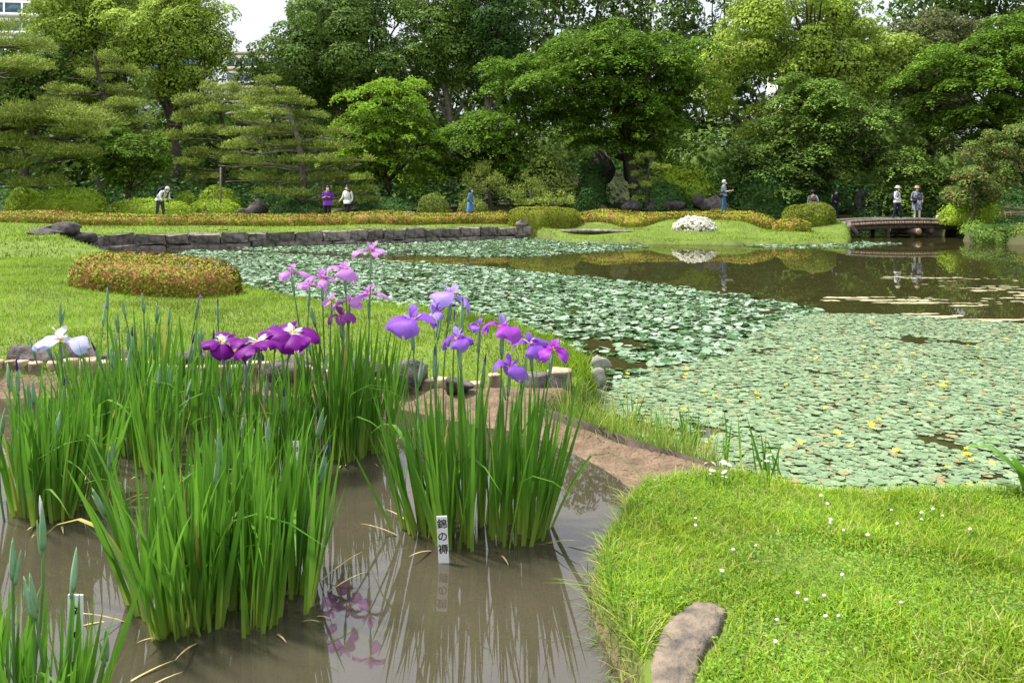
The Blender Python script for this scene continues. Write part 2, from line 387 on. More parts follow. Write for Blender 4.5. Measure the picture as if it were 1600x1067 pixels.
def water_mat(name, body, deep, alpha, bump, scale, ior=1.34):
    m, nt, N, L = nodes(name)
    o = N.new('ShaderNodeOutputMaterial'); pos = obj_vec(nt)
    gl = N.new('ShaderNodeBsdfGlossy'); gl.inputs['Roughness'].default_value = 0.015
    fr = N.new('ShaderNodeFresnel'); fr.inputs['IOR'].default_value = ior
    bp = N.new('ShaderNodeBump'); bp.inputs['Strength'].default_value = bump; bp.inputs['Distance'].default_value = 0.01
    mp_ = N.new('ShaderNodeMapping'); mp_.inputs['Scale'].default_value = (1.0, 0.35, 1.0); L.new(pos, mp_.inputs['Vector'])
    L.new(noise(nt, scale, 3, mp_.outputs[0]), bp.inputs['Height'])
    L.new(bp.outputs[0], gl.inputs['Normal']); L.new(bp.outputs[0], fr.inputs['Normal'])
    df = N.new('ShaderNodeBsdfDiffuse')
    L.new(mixc(nt, ramp(nt, noise(nt, 2.0, 5, pos), 0.3, 0.7), body, deep), df.inputs['Color'])
    inner = df.outputs[0]
    if alpha < 1:
        tr = N.new('ShaderNodeBsdfTransparent'); tr.inputs['Color'].default_value = (0.86, 0.82, 0.74, 1)
        mx = N.new('ShaderNodeMixShader'); mx.inputs[0].default_value = alpha
        L.new(tr.outputs[0], mx.inputs[1]); L.new(df.outputs[0], mx.inputs[2]); inner = mx.outputs[0]
    mx2 = N.new('ShaderNodeMixShader'); L.new(fr.outputs[0], mx2.inputs[0]); L.new(inner, mx2.inputs[1]); L.new(gl.outputs[0], mx2.inputs[2])
    L.new(mx2.outputs[0], o.inputs[0]); return m

pw = build('pond_water', np.array([[-45, -12, 0], [60, -12, 0], [60, 60, 0], [-45, 60, 0]], float)[:, :3], np.array([[0, 1, 2, 3]]),
           water_mat('pond_water', (0.030, 0.030, 0.010), (0.045, 0.042, 0.014), 1.0, 0.035, 3.0))
tag(pw, 'dark open water of the garden pond', 'water', kind='structure')
_x, _y = BEDW[:, 0], BEDW[:, 1]; _flip = (np.sum(_x * np.roll(_y, -1) - np.roll(_x, -1) * _y) < 0)
ib = bpy.data.meshes.new('iris_bed_water'); ib.from_pydata([(x, y, 0.25) for x, y in BEDW], [], [list(range(len(BEDW)))[::-1]] if _flip else [list(range(len(BEDW)))])
ib.materials.append(water_mat('iris_bed_water', (0.07, 0.060, 0.040), (0.095, 0.082, 0.056), 0.6, 0.02, 5.0, 2.0))
tag(obj('iris_bed_water', ib), 'shallow muddy water of the flooded iris bed', 'water', kind='structure')
# ------------------------------------------------------------------ foliage
def unit(v): return v / (np.linalg.norm(v, axis=-1, keepdims=True) + 1e-9)

def leaf_quads(P, Nn, size, asp, rng, tdir=None, fold=0.12):
    """one four-cornered leaf per point: base, two sides, tip"""
    n = len(P); size = np.broadcast_to(size, (n,))[:, None]
    Nn = unit(Nn); t = rng.normal(size=(n, 3)) if tdir is None else tdir
    t = unit(t - Nn * (t * Nn).sum(1, keepdims=True)); b = np.cross(Nn, t)
    s = size * 0.5; w = s * asp
    V = np.stack([P - t * s, P + b * w + Nn * s * fold - t * s * .1, P + t * s, P - b * w + Nn * s * fold - t * s * .1], 1).reshape(-1, 3)
    return V, np.arange(4 * n).reshape(-1, 4)

def puff_points(c, r, n, rng, up=0.35, shell=0.55):
    d = unit(rng.normal(size=(n, 3)) + np.array([0, 0, up]))
    rr = (shell + (1 - shell) * rng.random(n) ** 0.6)[:, None]
    return np.asarray(c) + d * rr * np.asarray(r), d

def limb(mb, a, b, r0, r1, rng, bend=0.12, n=6, sides=6):
    a = np.asarray(a, float); b = np.asarray(b, float); L = np.linalg.norm(b - a)
    t = np.linspace(0, 1, n)[:, None]; off = rng.normal(size=3) * bend * L; off2 = rng.normal(size=3) * bend * .5 * L
    P = a + (b - a) * t + off * np.sin(t * np.pi) * .5 + off2 * np.sin(t * 2 * np.pi) * .3
    mb.tube(P, r0 + (r1 - r0) * t[:, 0], sides); return P

def tree(name, label, cat, px, Y, box_px, kind, mat, seed, npuff=34, leaf=0.26, dens=1.0, bark='bark', trunk_r=0.28, group='trees behind the pond', trunk_px=None, gaps=0.0, depth=0.75, puff_r=None, flat=None):
    rng = np.random.default_rng(seed)
    x0, y0, x1, y1 = box_px
    c = AT((x0 + x1) / 2, (y0 + y1) / 2, Y)
    rx = (x1 - x0) / 2 * Y / F; rz = (y1 - y0) / 2 * Y / F; ry = rx * depth
    bx = (trunk_px if trunk_px is not None else px) ; bX = (bx - 800) * Y / F; base = np.array([bX, Y, gz(bX, Y) - 0.15])
    root = empty(name, base); tag(root, label, cat, group)
    if leaf < .4: leaf *= .86; npuff = int(npuff * 1.35)
    pr = puff_r if puff_r else 0.30 * min(rx, rz) + 0.25
    fl = flat if flat is not None else {'camphor': 0.72, 'maple': 0.36, 'layer': 0.30}[kind]
    # spread puffs through an ellipsoidal crown with an uneven outline
    C, Rr = [], []
    k = 0
    while len(C) < npuff and k < 5000:
        k += 1
        d = unit(rng.normal(size=3))
        if d[1] > 0.45: continue
        rad = rng.uniform(.72, 1.0) if rng.random() < .72 else rng.uniform(.2, .7)
        s = 1 + 0.16 * math.sin(3 * math.atan2(d[0], d[2]) + seed) + 0.08 * rng.normal()
        q = d * rad * s * 0.88
        w = c + q * np.array([rx, ry, rz])
        r = pr * rng.uniform(0.6, 1.3)
        if any(np.linalg.norm((w - a) / np.array([1, 1, max(fl, .5)])) < 0.42 * (r + b) for a, b in zip(C, Rr)) and k < 4000: continue
        C.append(w); Rr.append(r)
    VV, QQ, nn = [], [], 0
    for w, r in zip(C, Rr):
        if kind == 'camphor':
            n = int(dens * 2 * math.pi * r * r * (.35 + .65 * fl) * 1.05 / (leaf * leaf * .31))
            d = unit(rng.normal(size=(n, 3)) + np.array([0, -.25, .42]))
            lump = 1 + .14 * vnoise(d * 2.2, seed + len(VV), 1.6) + .10 * vnoise(d * 5.5, seed + len(VV), 1.6)
            P = w + d * (lump * (.70 + .30 * rng.random(n) ** .5))[:, None] * np.array([r, r, r * fl])
            nn_ = d * 1.0 + np.array([0, 0, .35]) + rng.normal(size=(n, 3)) * 0.42
        else:
            n = int(dens * math.pi * r * r * 1.35 / (leaf * leaf * .31))
            a_ = rng.uniform(0, 6.28, n); q = np.sqrt(rng.random(n)) * (1 + .18 * np.sin(a_ * 5 + seed) + .12 * np.sin(a_ * 9 + len(VV)))
            P = w + np.c_[np.cos(a_) * q * r, np.sin(a_) * q * r, r * fl * (.75 - 1.15 * q * q) + rng.normal(size=n) * r * .09]
            out = unit((w - c) * np.array([1, 1, .0])); P[:, 2] -= 0.16 * ((P - w) @ out)
            nn_ = np.c_[np.cos(a_) * q * .55, np.sin(a_) * q * .55, np.full(n, 1.)] + rng.normal(size=(n, 3)) * 0.34
        V, Q = leaf_quads(P, nn_, leaf * rng.uniform(0.65, 1.3, n), 0.62, rng)
        VV.append(V); QQ.append(Q + nn); nn += len(V)
    V = np.concatenate(VV) - base
    obj('crown', mesh('crown', V, np.concatenate(QQ), M[mat]), root)
    # trunk and limbs
    mb = MB(); zt = c[2] - base[2] - rz * 0.25; top = np.array([c[0] - bX, 0.0, max(zt, 1.5)]) * np.array([.6, 1, 1])
    t = np.linspace(0, 1, 9)[:, None]; wob = rng.normal(size=3) * np.array([1, 1, 0]) * 0.25
    TP = top * t + wob * np.sin(t * 5); mb.tube(TP, trunk_r * (1.25 - 0.75 * t[:, 0]) + trunk_r * .5 * np.exp(-t[:, 0] * 14), 9)
    idx = rng.permutation(len(C))[:min(len(C), 22)]
    for i in idx:
        e = C[i] - base; s = TP[int(np.clip(rng.integers(4, 9), 0, 8))]
        if e[2] < s[2] - 1: s = TP[4]
        P = limb(mb, s, e, trunk_r * 0.38, 0.035, rng, 0.10)
        for q in range(2):
            limb(mb, P[3], e + rng.normal(size=3) * Rr[i] * np.array([.8, .8, .3]), trunk_r * .14, 0.02, rng, 0.1, 4, 4)
    mb.build('trunk', M[bark], root, True)
    return root

def pine(name, label, Y, trunk, pads, seed, tr=0.16, needle=0.21, depth=0.8, fill=0, bark='bark', group='pines behind the hedge', dens=1.0, extra=None):
    """trunk: list of (px,py) from base up; pads: list of (px,py,half width px, half height px)"""
    rng = np.random.default_rng(seed)
    T = np.array([AT(a, b, Y) for a, b in trunk]); T[0, 2] = gz(T[0, 0], Y) - 0.1
    base = T[0].copy(); root = empty(name, base); tag(root, label, 'pine tree', group)
    s = Y / F; mb = MB()
    tt = np.linspace(0, len(T) - 1, 16); TP = np.stack([np.interp(tt, np.arange(len(T)), T[:, i]) for i in range(3)], -1) - base
    TP[:, 1] += 0.15 * np.sin(tt * 1.7 + seed)
    mb.tube(TP, tr * (1.2 - 0.9 * np.linspace(0, 1, 16)), 8)
    VV, QQ, nn = [], [], 0
    for (px, py, hw, hh) in pads:
        w = AT(px, py, Y); w[1] += rng.uniform(-1, 1) * depth * max(0.3, 1.0 - abs(px - np.mean([p[0] for p in trunk])) * s / 6.0) * 1.6
        rx, rzz = hw * s, max(hh * s * 1.4, 0.24); ry = rx * rng.uniform(0.75, 1.1)
        # a pad is several overlapping tufted cushions
        for k in range(max(4, int(hw / 5))):
            a = rng.uniform(0, 6.28); q = math.sqrt(rng.random()) * 0.8
            cc = w + np.array([math.cos(a) * q * rx, math.sin(a) * q * ry, -0.55 * rzz * q * q + rng.uniform(-.18, .18) * rzz])
            rr = np.array([rx * rng.uniform(.3, .5), ry * rng.uniform(.3, .5), rzz * rng.uniform(.55, .9)]); rr[:2] = np.maximum(rr[:2], 0.22)
            n = int(dens * 95 * (rr[0] + .15) * (rr[1] + .15) / (0.09) * 0.42) + 25
            d = unit(rng.normal(size=(n, 3)) + np.array([0, 0, .5])); d[:, 2] = np.where(d[:, 2] < 0, d[:, 2] * .25, d[:, 2]); P = cc + d * rr * (0.5 + .5 * rng.random(n)[:, None])
            up = d * np.array([1, 1, .4]) + np.array([0, 0, .95]) + rng.normal(size=(n, 3)) * .35
            V, Q = leaf_quads(P + unit(up) * needle * .3, rng.normal(size=(n, 3)) + np.array([0, -.4, .5]), needle * rng.uniform(.6, 1.2, n), 0.20, rng, tdir=up, fold=0)
            VV.append(V); QQ.append(Q + nn); nn += len(V)
        i = np.argmin(np.abs(TP[:, 2] - (w - base)[2] + 0.25 + 0.12 * np.hypot(*(w - base - TP[-1])[:2]))); i = min(i, 14)
        e = w - base - np.array([0, 0, rzz * .6]); P = limb(mb, TP[i], e, tr * .42, 0.035, rng, 0.10, 7, 5)
        for q in range(3): limb(mb, P[4], e + rng.normal(size=3) * np.array([rx * .5, ry * .5, .04]), tr * .14, .015, rng, .12, 4, 4)
    obj('crown', mesh('crown', np.concatenate(VV) - base, np.concatenate(QQ), M['lf_pine']), root)
    mb.build('trunk', M[bark], root, True)
    return root

def blob(P, c, r):
    return ((P - c) / r)

def shrub(name, label, c, radii, mat, seed, leaf=0.09, dens=1.0, cat='shrub', group=None, flat_bottom=True, rough=0.10, square=2.0, core=True, loose=0.0, bloom=None, bloom_n=0, bloom_size=0.12, stem=True):
    """clipped dome: body of twigs with leaves on its surface; c is the centre of the base"""
    rng = np.random.default_rng(seed); c = np.asarray(c, float); rx, ry, rz = radii
    root = empty(name, c); tag(root, label, cat, group)
    A = 2 * math.pi * ((rx * ry) ** 1.6 / 3 + (rx * rz) ** 1.6 / 3 + (ry * rz) ** 1.6 / 3) ** (1 / 1.6)
    n = int(dens * A / (leaf * leaf) * 4.0)
    d = unit(rng.normal(size=(n, 3)))
    d[:, 2] = np.where(d[:, 2] < -0.12, -d[:, 2], d[:, 2])
    e = 1.0 / (np.abs(d[:, 0]) ** square + np.abs(d[:, 1]) ** square + np.abs(d[:, 2]) ** square) ** (1 / square)
    lump = 1 + rough * vnoise(d * 3, seed, 1.3) + rough * .5 * vnoise(d * 3, seed + 3, 3.1) + .045 * vnoise(d * np.array([rx, ry, rz]), seed + 4, 1.1 / leaf) - .03
    P = d * (e * lump)[:, None] * np.array([rx, ry, rz]) * (1 - 0.16 * rng.random(n)[:, None] ** 1.5 + loose * rng.normal(size=(n, 1)))
    P[:, 2] = np.maximum(P[:, 2], rng.uniform(0.0, .05, n) * rz)
    nr = unit(d / np.array([rx, ry, rz])) + rng.normal(size=(n, 3)) * 0.42 + np.array([0, 0, .2])
    V, Q = leaf_quads(P, nr, leaf * rng.uniform(.6, 1.35, n), .55, rng)
    obj('leaves', mesh('leaves', V, Q, M[mat]), root)
    if core:
        Vi, Ti = ico(3); Vi = unit(Vi); e = 1.0 / (np.abs(Vi) ** square).sum(1) ** (1 / square)
        lump = 1 + rough * vnoise(Vi * 3, seed, 1.3)
        Vc = Vi * (e * lump)[:, None] * np.array([rx, ry, rz]) * 0.76; Vc[:, 2] = np.maximum(Vc[:, 2], -0.05)
        obj('twigs', mesh('twigs', Vc, Ti, M[mat], True), root)
    if bloom:
        d = unit(rng.normal(size=(bloom_n, 3)) + np.array([0, -.25, .25])); d[:, 2] = np.abs(d[:, 2])
        e = 1.0 / (np.abs(d) ** square).sum(1) ** (1 / square); lump = 1 + rough * vnoise(d * 3, seed, 1.3)
        P = d * (e * lump)[:, None] * np.array([rx, ry, rz]) * 1.01
        VV, QQ = [], []; k = 0
        for j in range(4):
            V, Q = leaf_quads(P + rng.normal(size=P.shape) * bloom_size * .22, d + rng.normal(size=P.shape) * .5, bloom_size * rng.uniform(.6, 1.1, len(P)), .8, rng)
            VV.append(V); QQ.append(Q + k); k += len(V)
        obj('blossom', mesh('blossom', np.concatenate(VV), np.concatenate(QQ), M[bloom]), root)
    return root

def hedge(name, label, pts, prof, mat, seed, leaf=0.10, dens=1.0, bloom=None, nbloom=0, group='clipped azalea hedges', rough=0.07):
    """hedge along pts (x,y[,width,height]); rounded top"""
    rng = np.random.default_rng(seed); pts = np.asarray(pts, float)
    s = np.r_[0, np.cumsum(np.hypot(*np.diff(pts[:, :2], axis=0).T))]; L = s[-1]
    hw = (pts[:, 2] if pts.shape[1] > 2 else np.full(len(pts), prof[0])); hh = (pts[:, 3] if pts.shape[1] > 3 else np.full(len(pts), prof[1]))
    base = np.array([pts[:, 0].mean(), pts[:, 1].mean(), 0]); root = empty(name, base); tag(root, label, 'hedge', group)
    def surf(u, th):
        x = np.interp(u, s, pts[:, 0]); y = np.interp(u, s, pts[:, 1])
        du = 0.15; tx = np.interp(u + du, s, pts[:, 0]) - np.interp(u - du, s, pts[:, 0]); ty = np.interp(u + du, s, pts[:, 1]) - np.interp(u - du, s, pts[:, 1])
        l = np.hypot(tx, ty) + 1e-9; nx, ny = -ty / l, tx / l
        w = np.interp(u, s, hw); h = np.interp(u, s, hh)
        endf = np.sqrt(np.clip(1 - (1 - np.clip(np.minimum(u, L - u) / 0.55, 0, 1)) ** 2, 0.0, 1)) * .92 + .08
        w = w * endf; h = h * (0.35 + 0.65 * endf)
        cs, sn = np.cos(th), np.sin(th); p = 3.2
        e = 1.0 / (np.abs(cs) ** p + np.abs(sn) ** p) ** (1 / p)
        q = np.c_[u, th, u * .3]
        lump = 1 + rough * vnoise(np.c_[u * 1.1, th * 1.2, u * .2], seed, 1.2) + rough * .6 * vnoise(np.c_[u * 3, th * 2, u], seed + 1, 1.0)
        X = x + nx * w * cs * e * lump; Yy = y + ny * w * cs * e * lump
        g = ground_z(np.c_[X, Yy]); Z = g + h * sn * e * lump
        nrm = np.c_[nx * cs, ny * cs, sn * w / h]
        return np.c_[X, Yy, Z], unit(nrm)
    A = L * (np.mean(hw) * 2 + np.mean(hh) * 2) * .95; n = int(dens * A / leaf ** 2 * 3.2)
    u = rng.uniform(0, L, n); th = rng.uniform(0.02, math.pi - .02, n)
    P, nr = surf(u, th)
    P = P - nr * (rng.random(n) * 0.09)[:, None] + nr * (.035 * vnoise(P, seed + 6, .8 / leaf))[:, None]
    V, Q = leaf_quads(P - base, nr + rng.normal(size=(n, 3)) * .55 + np.array([0, 0, .2]), leaf * rng.uniform(.6, 1.35, n), .55, rng)
    obj('leaves', mesh('leaves', V, Q, M[mat]), root)
    nu, nt_ = max(8, int(L / .35)), 11
    U, TH = np.meshgrid(np.linspace(0.03, L - .03, nu), np.linspace(0, math.pi, nt_), indexing='ij')
    Vc, nc = surf(U.ravel(), TH.ravel()); Vc = Vc - nc * 0.13 - base; Vc[:, 2] -= .03
    i = np.arange(nu - 1)[:, None] * nt_; j = np.arange(nt_ - 1)[None]
    Qc = np.stack([i + j, i + nt_ + j, i + nt_ + j + 1, i + j + 1], -1).reshape(-1, 4)
    obj('twigs', mesh('twigs', Vc, Qc, M[mat], True), root)
    if bloom:
        cu = rng.uniform(0.02, 0.98, max(4, nbloom // 25)) * L
        u = np.clip(cu[rng.integers(0, len(cu), nbloom)] + rng.normal(size=nbloom) * .35, .1, L - .1); th = rng.uniform(.5, 2.4, nbloom)
        P, nr = surf(u, th); V, Q = leaf_quads(P + nr * .02 - base, nr + rng.normal(size=P.shape) * .5, leaf * 1.15 * rng.uniform(.6, 1.2, nbloom), .8, rng)
        obj('blossom', mesh('blossom', V, Q, M[bloom]), root)
    return root

# ---- far wood: trees one can tell apart, from the back forwards
def bx(px, Y): return (px - 800) * Y / F
T_ = tree
back = [  # px, Y, box, mat
    (-60, 66, (-190, 60, 80, 290), 'lf_oak'), (60, 64, (-30, 90, 160, 300), 'lf_dark'), (190, 62, (90, 120, 300, 310), 'lf_dark'),
    (330, 62, (240, 165, 420, 310), 'lf_dark'), (455, 64, (360, 120, 560, 310), 'lf_dark'),
    (560, 66, (480, 90, 680, 310), 'lf_dark'), (690, 66, (600, 60, 790, 310), 'lf_dark'), (790, 68, (700, -120, 900, 290), 'lf_oak'),
    (900, 68, (820, -120, 1010, 300), 'lf_dark'), (1010, 68, (920, -130, 1100, 300), 'lf_oak'), (1110, 67, (1020, -60, 1200, 310), 'lf_dark'),
    (1220, 66, (1130, 60, 1330, 310), 'lf_dark'), (1340, 66, (1250, 20, 1440, 310), 'lf_dark'), (1440, 66, (1370, -140, 1540, 300), 'lf_oak'),
    (1550, 66, (1470, -140, 1660, 310), 'lf_dark'), (1690, 62, (1590, -140, 1800, 310), 'lf_oak')]
blab = ['tall oak at the far back, mostly beyond the left frame edge', 'dark evergreen behind the large pine at the left edge', 'dark evergreen in shade behind the dome maple',
        'dark evergreen in shade behind the slender pine', 'dark evergreen behind the broad pine crown', 'dark evergreen behind the bright maple', 'dark evergreen under the tall straight trunks',
        'tall oak behind the straight trunks, sky showing through', 'dark tall evergreen behind the left half of the big maple', 'tall oak behind the top of the big maple',
        'dark evergreen between the big maple and pale camphor', 'dark evergreen behind the pale camphor', 'dark evergreen behind the layered cherry tree', 'tall oak behind the olive conifer',
        'dark tall evergreen behind the right-hand maple', 'tall oak at the right edge behind the maple']
for i, ((px, Y, b, m), lb) in enumerate(zip(back, blab)):
    T_('evergreen_tree', lb, 'tree', px, Y, b, 'camphor', 'lf_oak', 300 + i, npuff=30 if b[1] > -50 else 48, leaf=0.62 if b[1] > -50 else .44, dens=0.62, trunk_r=.3, group='trees at the back of the wood', puff_r=1.9)

T_('camphor_tree', 'yellow-green camphor tree at upper left, in front of the white office building', 'tree', 160, 56, (72, -60, 250, 205), 'camphor', 'lf_camphor', 11, npuff=62, leaf=0.24, trunk_px=215, puff_r=1.25)
T_('camphor_tree', 'yellow-green camphor tree with dark forked trunk left of the sky gap', 'tree', 290, 54, (190, -40, 366, 175), 'camphor', 'lf_camphor', 12, npuff=52, leaf=0.24, trunk_px=255, puff_r=1.15)
T_('evergreen_oak', 'leafy mid-green oak behind the left-edge pine', 'tree', 50, 52, (-40, 60, 125, 215), 'camphor', 'lf_oak', 13, npuff=30, leaf=0.24, puff_r=1.0)
T_('evergreen_oak', 'large dark green oak just right of the sky gap', 'tree', 525, 57, (396, 5, 655, 190), 'camphor', 'lf_oak', 14, npuff=66, leaf=0.25, trunk_px=590, puff_r=1.35)
T_('camphor_tree', 'lighter green crown reaching the top edge right of the sky gap', 'tree', 490, 60, (440, -60, 640, 60), 'camphor', 'lf_camphor_mid', 15, npuff=26, leaf=0.30, trunk_px=600, puff_r=1.2)
T_('tall_tree', 'tall tree with bare straight pale trunks and open dark crown', 'tree', 690, 58, (625, -60, 760, 165), 'camphor', 'lf_camphor_mid', 16, npuff=34, leaf=0.25, trunk_px=705, puff_r=1.2, bark='bark_pale')
T_('tall_tree', 'second tall tree with open crown left of the big maple', 'tree', 765, 57, (715, -50, 830, 150), 'camphor', 'lf_dark', 17, npuff=34, leaf=0.25, trunk_px=755, puff_r=1.1, bark='bark_pale')
T_('maple_tree', 'huge layered dark green maple above the waterfall', 'tree', 930, 48, (765, 25, 1120, 252), 'maple', 'lf_maple', 18, npuff=110, leaf=0.22, trunk_px=1000, trunk_r=.35, puff_r=1.15, depth=.7)
T_('maple_tree', 'dark layered maple spreading low left of the waterfall', 'tree', 760, 47, (640, 165, 880, 300), 'maple', 'lf_maple', 19, npuff=64, leaf=0.21, puff_r=.9, depth=.6)
T_('maple_tree', 'bright yellow-green maple right of the broad pine', 'tree', 600, 45, (500, 118, 705, 312), 'maple', 'lf_maple_bright', 20, npuff=85, leaf=0.19, puff_r=.75, trunk_r=.2)
T_('camphor_tree', 'pale green camphor with billowing crown at upper right of centre', 'tree', 1230, 51, (1085, -60, 1400, 235), 'camphor', 'lf_camphor', 21, npuff=88, leaf=0.23, trunk_r=.45, puff_r=1.15)
T_('cherry_tree', 'layered mid-green cherry with grey bare branches behind the bridge path', 'tree', 1290, 46, (1150, 120, 1430, 300), 'maple', 'lf_camphor_mid', 22, npuff=85, leaf=0.20, puff_r=.9, depth=.55, bark='bark_pale')
T_('cherry_tree', 'dark green low tree behind the man in jeans', 'tree', 1215, 45, (1120, 215, 1300, 325), 'maple', 'lf_oak', 23, npuff=46, leaf=0.20, puff_r=.8)
T_('cypress_tree', 'olive-brown conifer between the pale camphor and right-hand maple', 'tree', 1455, 50, (1395, 0, 1530, 235), 'camphor', 'lf_olive', 24, npuff=52, leaf=0.22, puff_r=.85)
T_('maple_tree', 'dark layered maple filling the upper right corner', 'tree', 1540, 43, (1420, 20, 1690, 262), 'maple', 'lf_maple', 25, npuff=120, leaf=0.19, puff_r=.85, depth=.6, trunk_px=1640)
T_('myrtle_tree', 'crape myrtle with reddish shoot tips over the bamboo fence', 'tree', 1575, 38, (1500, 192, 1660, 300), 'camphor', 'lf_red', 26, npuff=34, leaf=0.15, puff_r=.5, trunk_r=.12, bark='bark_pale', trunk_px=1630, dens=.9)
T_('myrtle_tree', 'lower reddish tipped bush beside the crape myrtle', 'tree', 1525, 37.5, (1478, 262, 1570, 325), 'camphor', 'lf_red', 27, npuff=16, leaf=0.14, puff_r=.42, trunk_r=.07, bark='bark_pale')
T_('viburnum_tree', 'broad grey-green shrub tree behind the two people on the bridge', 'tree', 1425, 43, (1362, 236, 1492, 335), 'maple', 'lf_camphor_mid', 28, npuff=32, leaf=0.19, puff_r=.75, trunk_r=.1, flat=.5)
T_('maple_tree', 'low dome-shaped maple behind the bending photographer', 'tree', 200, 42, (130, 192, 272, 302), 'maple', 'lf_maple', 29, npuff=60, leaf=0.16, puff_r=.52, trunk_r=.13)

pine('pine_tree', 'large pine reaching in from the left edge with long bare limb', 39, [(-60, 330), (-50, 250), (-45, 150), (-30, 40)],
     [(15, 60, 50, 14), (25, 104, 62, 16), (90, 180, 85, 22), (20, 192, 60, 16), (130, 204, 45, 14), (30, 222, 60, 14), (120, 238, 60, 12), (20, 255, 40, 14), (60, 285, 45, 12), (-40, 30, 50, 14), (-60, 130, 60, 18), (-70, 200, 60, 18)], 41, tr=.24)
pine('pine_tree', 'tall tiered pine behind the dome maple', 47, [(160, 320), (158, 230), (165, 170), (152, 110), (150, 80)],
     [(150, 84, 34, 9), (130, 112, 34, 9), (180, 104, 30, 10), (110, 142, 36, 10), (170, 140, 34, 9), (205, 165, 36, 10), (140, 170, 50, 12), (95, 160, 28, 9), (215, 190, 38, 10), (165, 200, 44, 12), (228, 212, 34, 10), (120, 205, 34, 10), (195, 225, 40, 10)], 42, tr=.2)
pine('pine_tree', 'slender pine with tiered pads between dome maple and broad pine', 45, [(350, 318), (346, 270), (352, 215), (345, 175), (340, 145)],
     [(335, 137, 42, 10), (300, 158, 36, 11), (372, 155, 34, 10), (290, 185, 36, 11), (345, 172, 40, 10), (385, 185, 30, 10), (280, 212, 30, 10), (330, 205, 38, 10), (380, 215, 30, 10), (315, 238, 36, 10), (365, 245, 32, 10), (318, 272, 30, 9), (375, 275, 30, 9), (300, 255, 26, 9)], 43, tr=.17)
_pp = [(430, 128, 24, 7), (425, 143, 48, 9), (398, 160, 34, 9), (455, 158, 44, 9), (385, 182, 32, 9), (430, 178, 40, 9), (480, 178, 36, 9), (370, 205, 32, 9), (415, 203, 40, 9), (465, 200, 42, 9), (512, 205, 36, 9),
       (380, 228, 36, 10), (430, 228, 38, 9), (480, 225, 40, 9), (530, 228, 36, 9), (368, 252, 30, 9), (410, 254, 36, 9), (470, 250, 44, 9), (525, 252, 40, 9), (565, 250, 26, 8), (395, 276, 34, 9), (440, 280, 36, 9), (500, 274, 40, 9), (550, 276, 38, 9),
       (420, 298, 34, 8), (470, 302, 40, 8), (530, 298, 40, 8), (575, 295, 26, 8), (490, 318, 30, 7), (560, 312, 32, 7)]
pine('pine_tree', 'broad cone-shaped pine propped by poles behind the woman in purple', 41, [(470, 335), (473, 270), (466, 215), (450, 170), (432, 135)], _pp, 44, tr=.2, needle=.19, bark='bark_pale')
pine('pine_tree', 'small tiered pine right of the waterfall', 43.5, [(1012, 330), (1010, 290), (1016, 250)],
     [(1014, 242, 20, 7), (1000, 252, 16, 6), (1024, 262, 18, 6), (1001, 270, 17, 7), (1019, 282, 22, 7), (1000, 290, 17, 7), (1022, 302, 24, 7), (1000, 310, 16, 6)], 45, tr=.1, needle=.16, group='small trained pines')
pine('pine_tree', 'rounded dome pine behind the woman in the blue coat', 43, [(768, 332), (765, 305), (760, 280)],
     [(760, 264, 32, 17), (740, 280, 22, 16), (782, 278, 22, 15), (762, 288, 36, 18), (742, 304, 26, 13), (784, 304, 22, 13)], 46, tr=.11, needle=.16, group='small trained pines')
pine('pine_tree', 'low two-lobed yellowish pine right of the dome pine', 41.5, [(835, 332), (830, 312), (828, 298)],
     [(828, 290, 28, 16), (808, 304, 24, 14), (846, 302, 20, 13), (872, 308, 24, 14), (882, 316, 20, 9), (838, 316, 26, 9), (806, 318, 18, 8)], 47, tr=.1, needle=.16, group='small trained pines')
# ------------------------------------------------------------------ hedges and shrubs
def P2(px, py, Y): return [(px - 800) * Y / F, Y]
hedge('azalea_hedge', 'long low azalea hedge with red blooms along the path above the stone wall',
      [(bx(-260, 31.5), 31.5), (bx(0, 33.2), 33.2), (bx(200, 34.2), 34.2), (bx(400, 34.9), 34.9), (bx(600, 36.5), 36.5), (bx(800, 38.9), 38.9)], (0.58, 0.50), 'lf_azalea', 51, leaf=.09, bloom='bloom_red', nbloom=90)
hedge('azalea_hedge', 'bulging yellow-green hedge at the right end of the stone wall',
      [(bx(795, 38.4), 38.4, .6, .9), (bx(840, 37.9), 37.9, .8, 1.0), (bx(870, 38.4), 38.4, .8, .95), (bx(900, 39.4), 39.4, .65, .7)], (.7, .8), 'lf_azalea_g', 52, leaf=.10)
hedge('azalea_hedge', 'wavy azalea hedge behind the white flowered bush',
      [(bx(885, 40.0), 40.0, .5, .42), (bx(935, 39.4), 39.4, .7, .55), (bx(985, 38.6), 38.6, .8, .62), (bx(1030, 39.4), 39.4, .6, .42), (bx(1075, 39.9), 39.9, .5, .35), (bx(1125, 39.5), 39.5, .55, .36),
       (bx(1175, 38.7), 38.7, .65, .55), (bx(1212, 38.0), 38.0, .7, .65)], (.6, .45), 'lf_azalea', 53, leaf=.10)
hedge('azalea_hedge', 'rounded orange-tinted azalea hedge at the lawn tip left of the bridge',
      [(bx(1205, 37.6), 37.6, .6, .6), (bx(1235, 37.4), 37.4, .62, .62), (bx(1266, 37.5), 37.5, .5, .5)], (.6, .6), 'lf_azalea', 54, leaf=.10)
hedge('clipped_hedge', 'dark green clipped hedge hiding the legs of two walkers by the bridge',
      [(bx(1222, 39.2), 39.2, .6, 1.0), (bx(1265, 39.0), 39.0, .8, 1.15), (bx(1306, 38.6), 38.6, .7, .95)], (.7, 1.0), 'lf_hedge', 55, leaf=.10, rough=.12)
_w = W(247, 452, .42)
_ox = W(250, 447, .42)[0] + .30
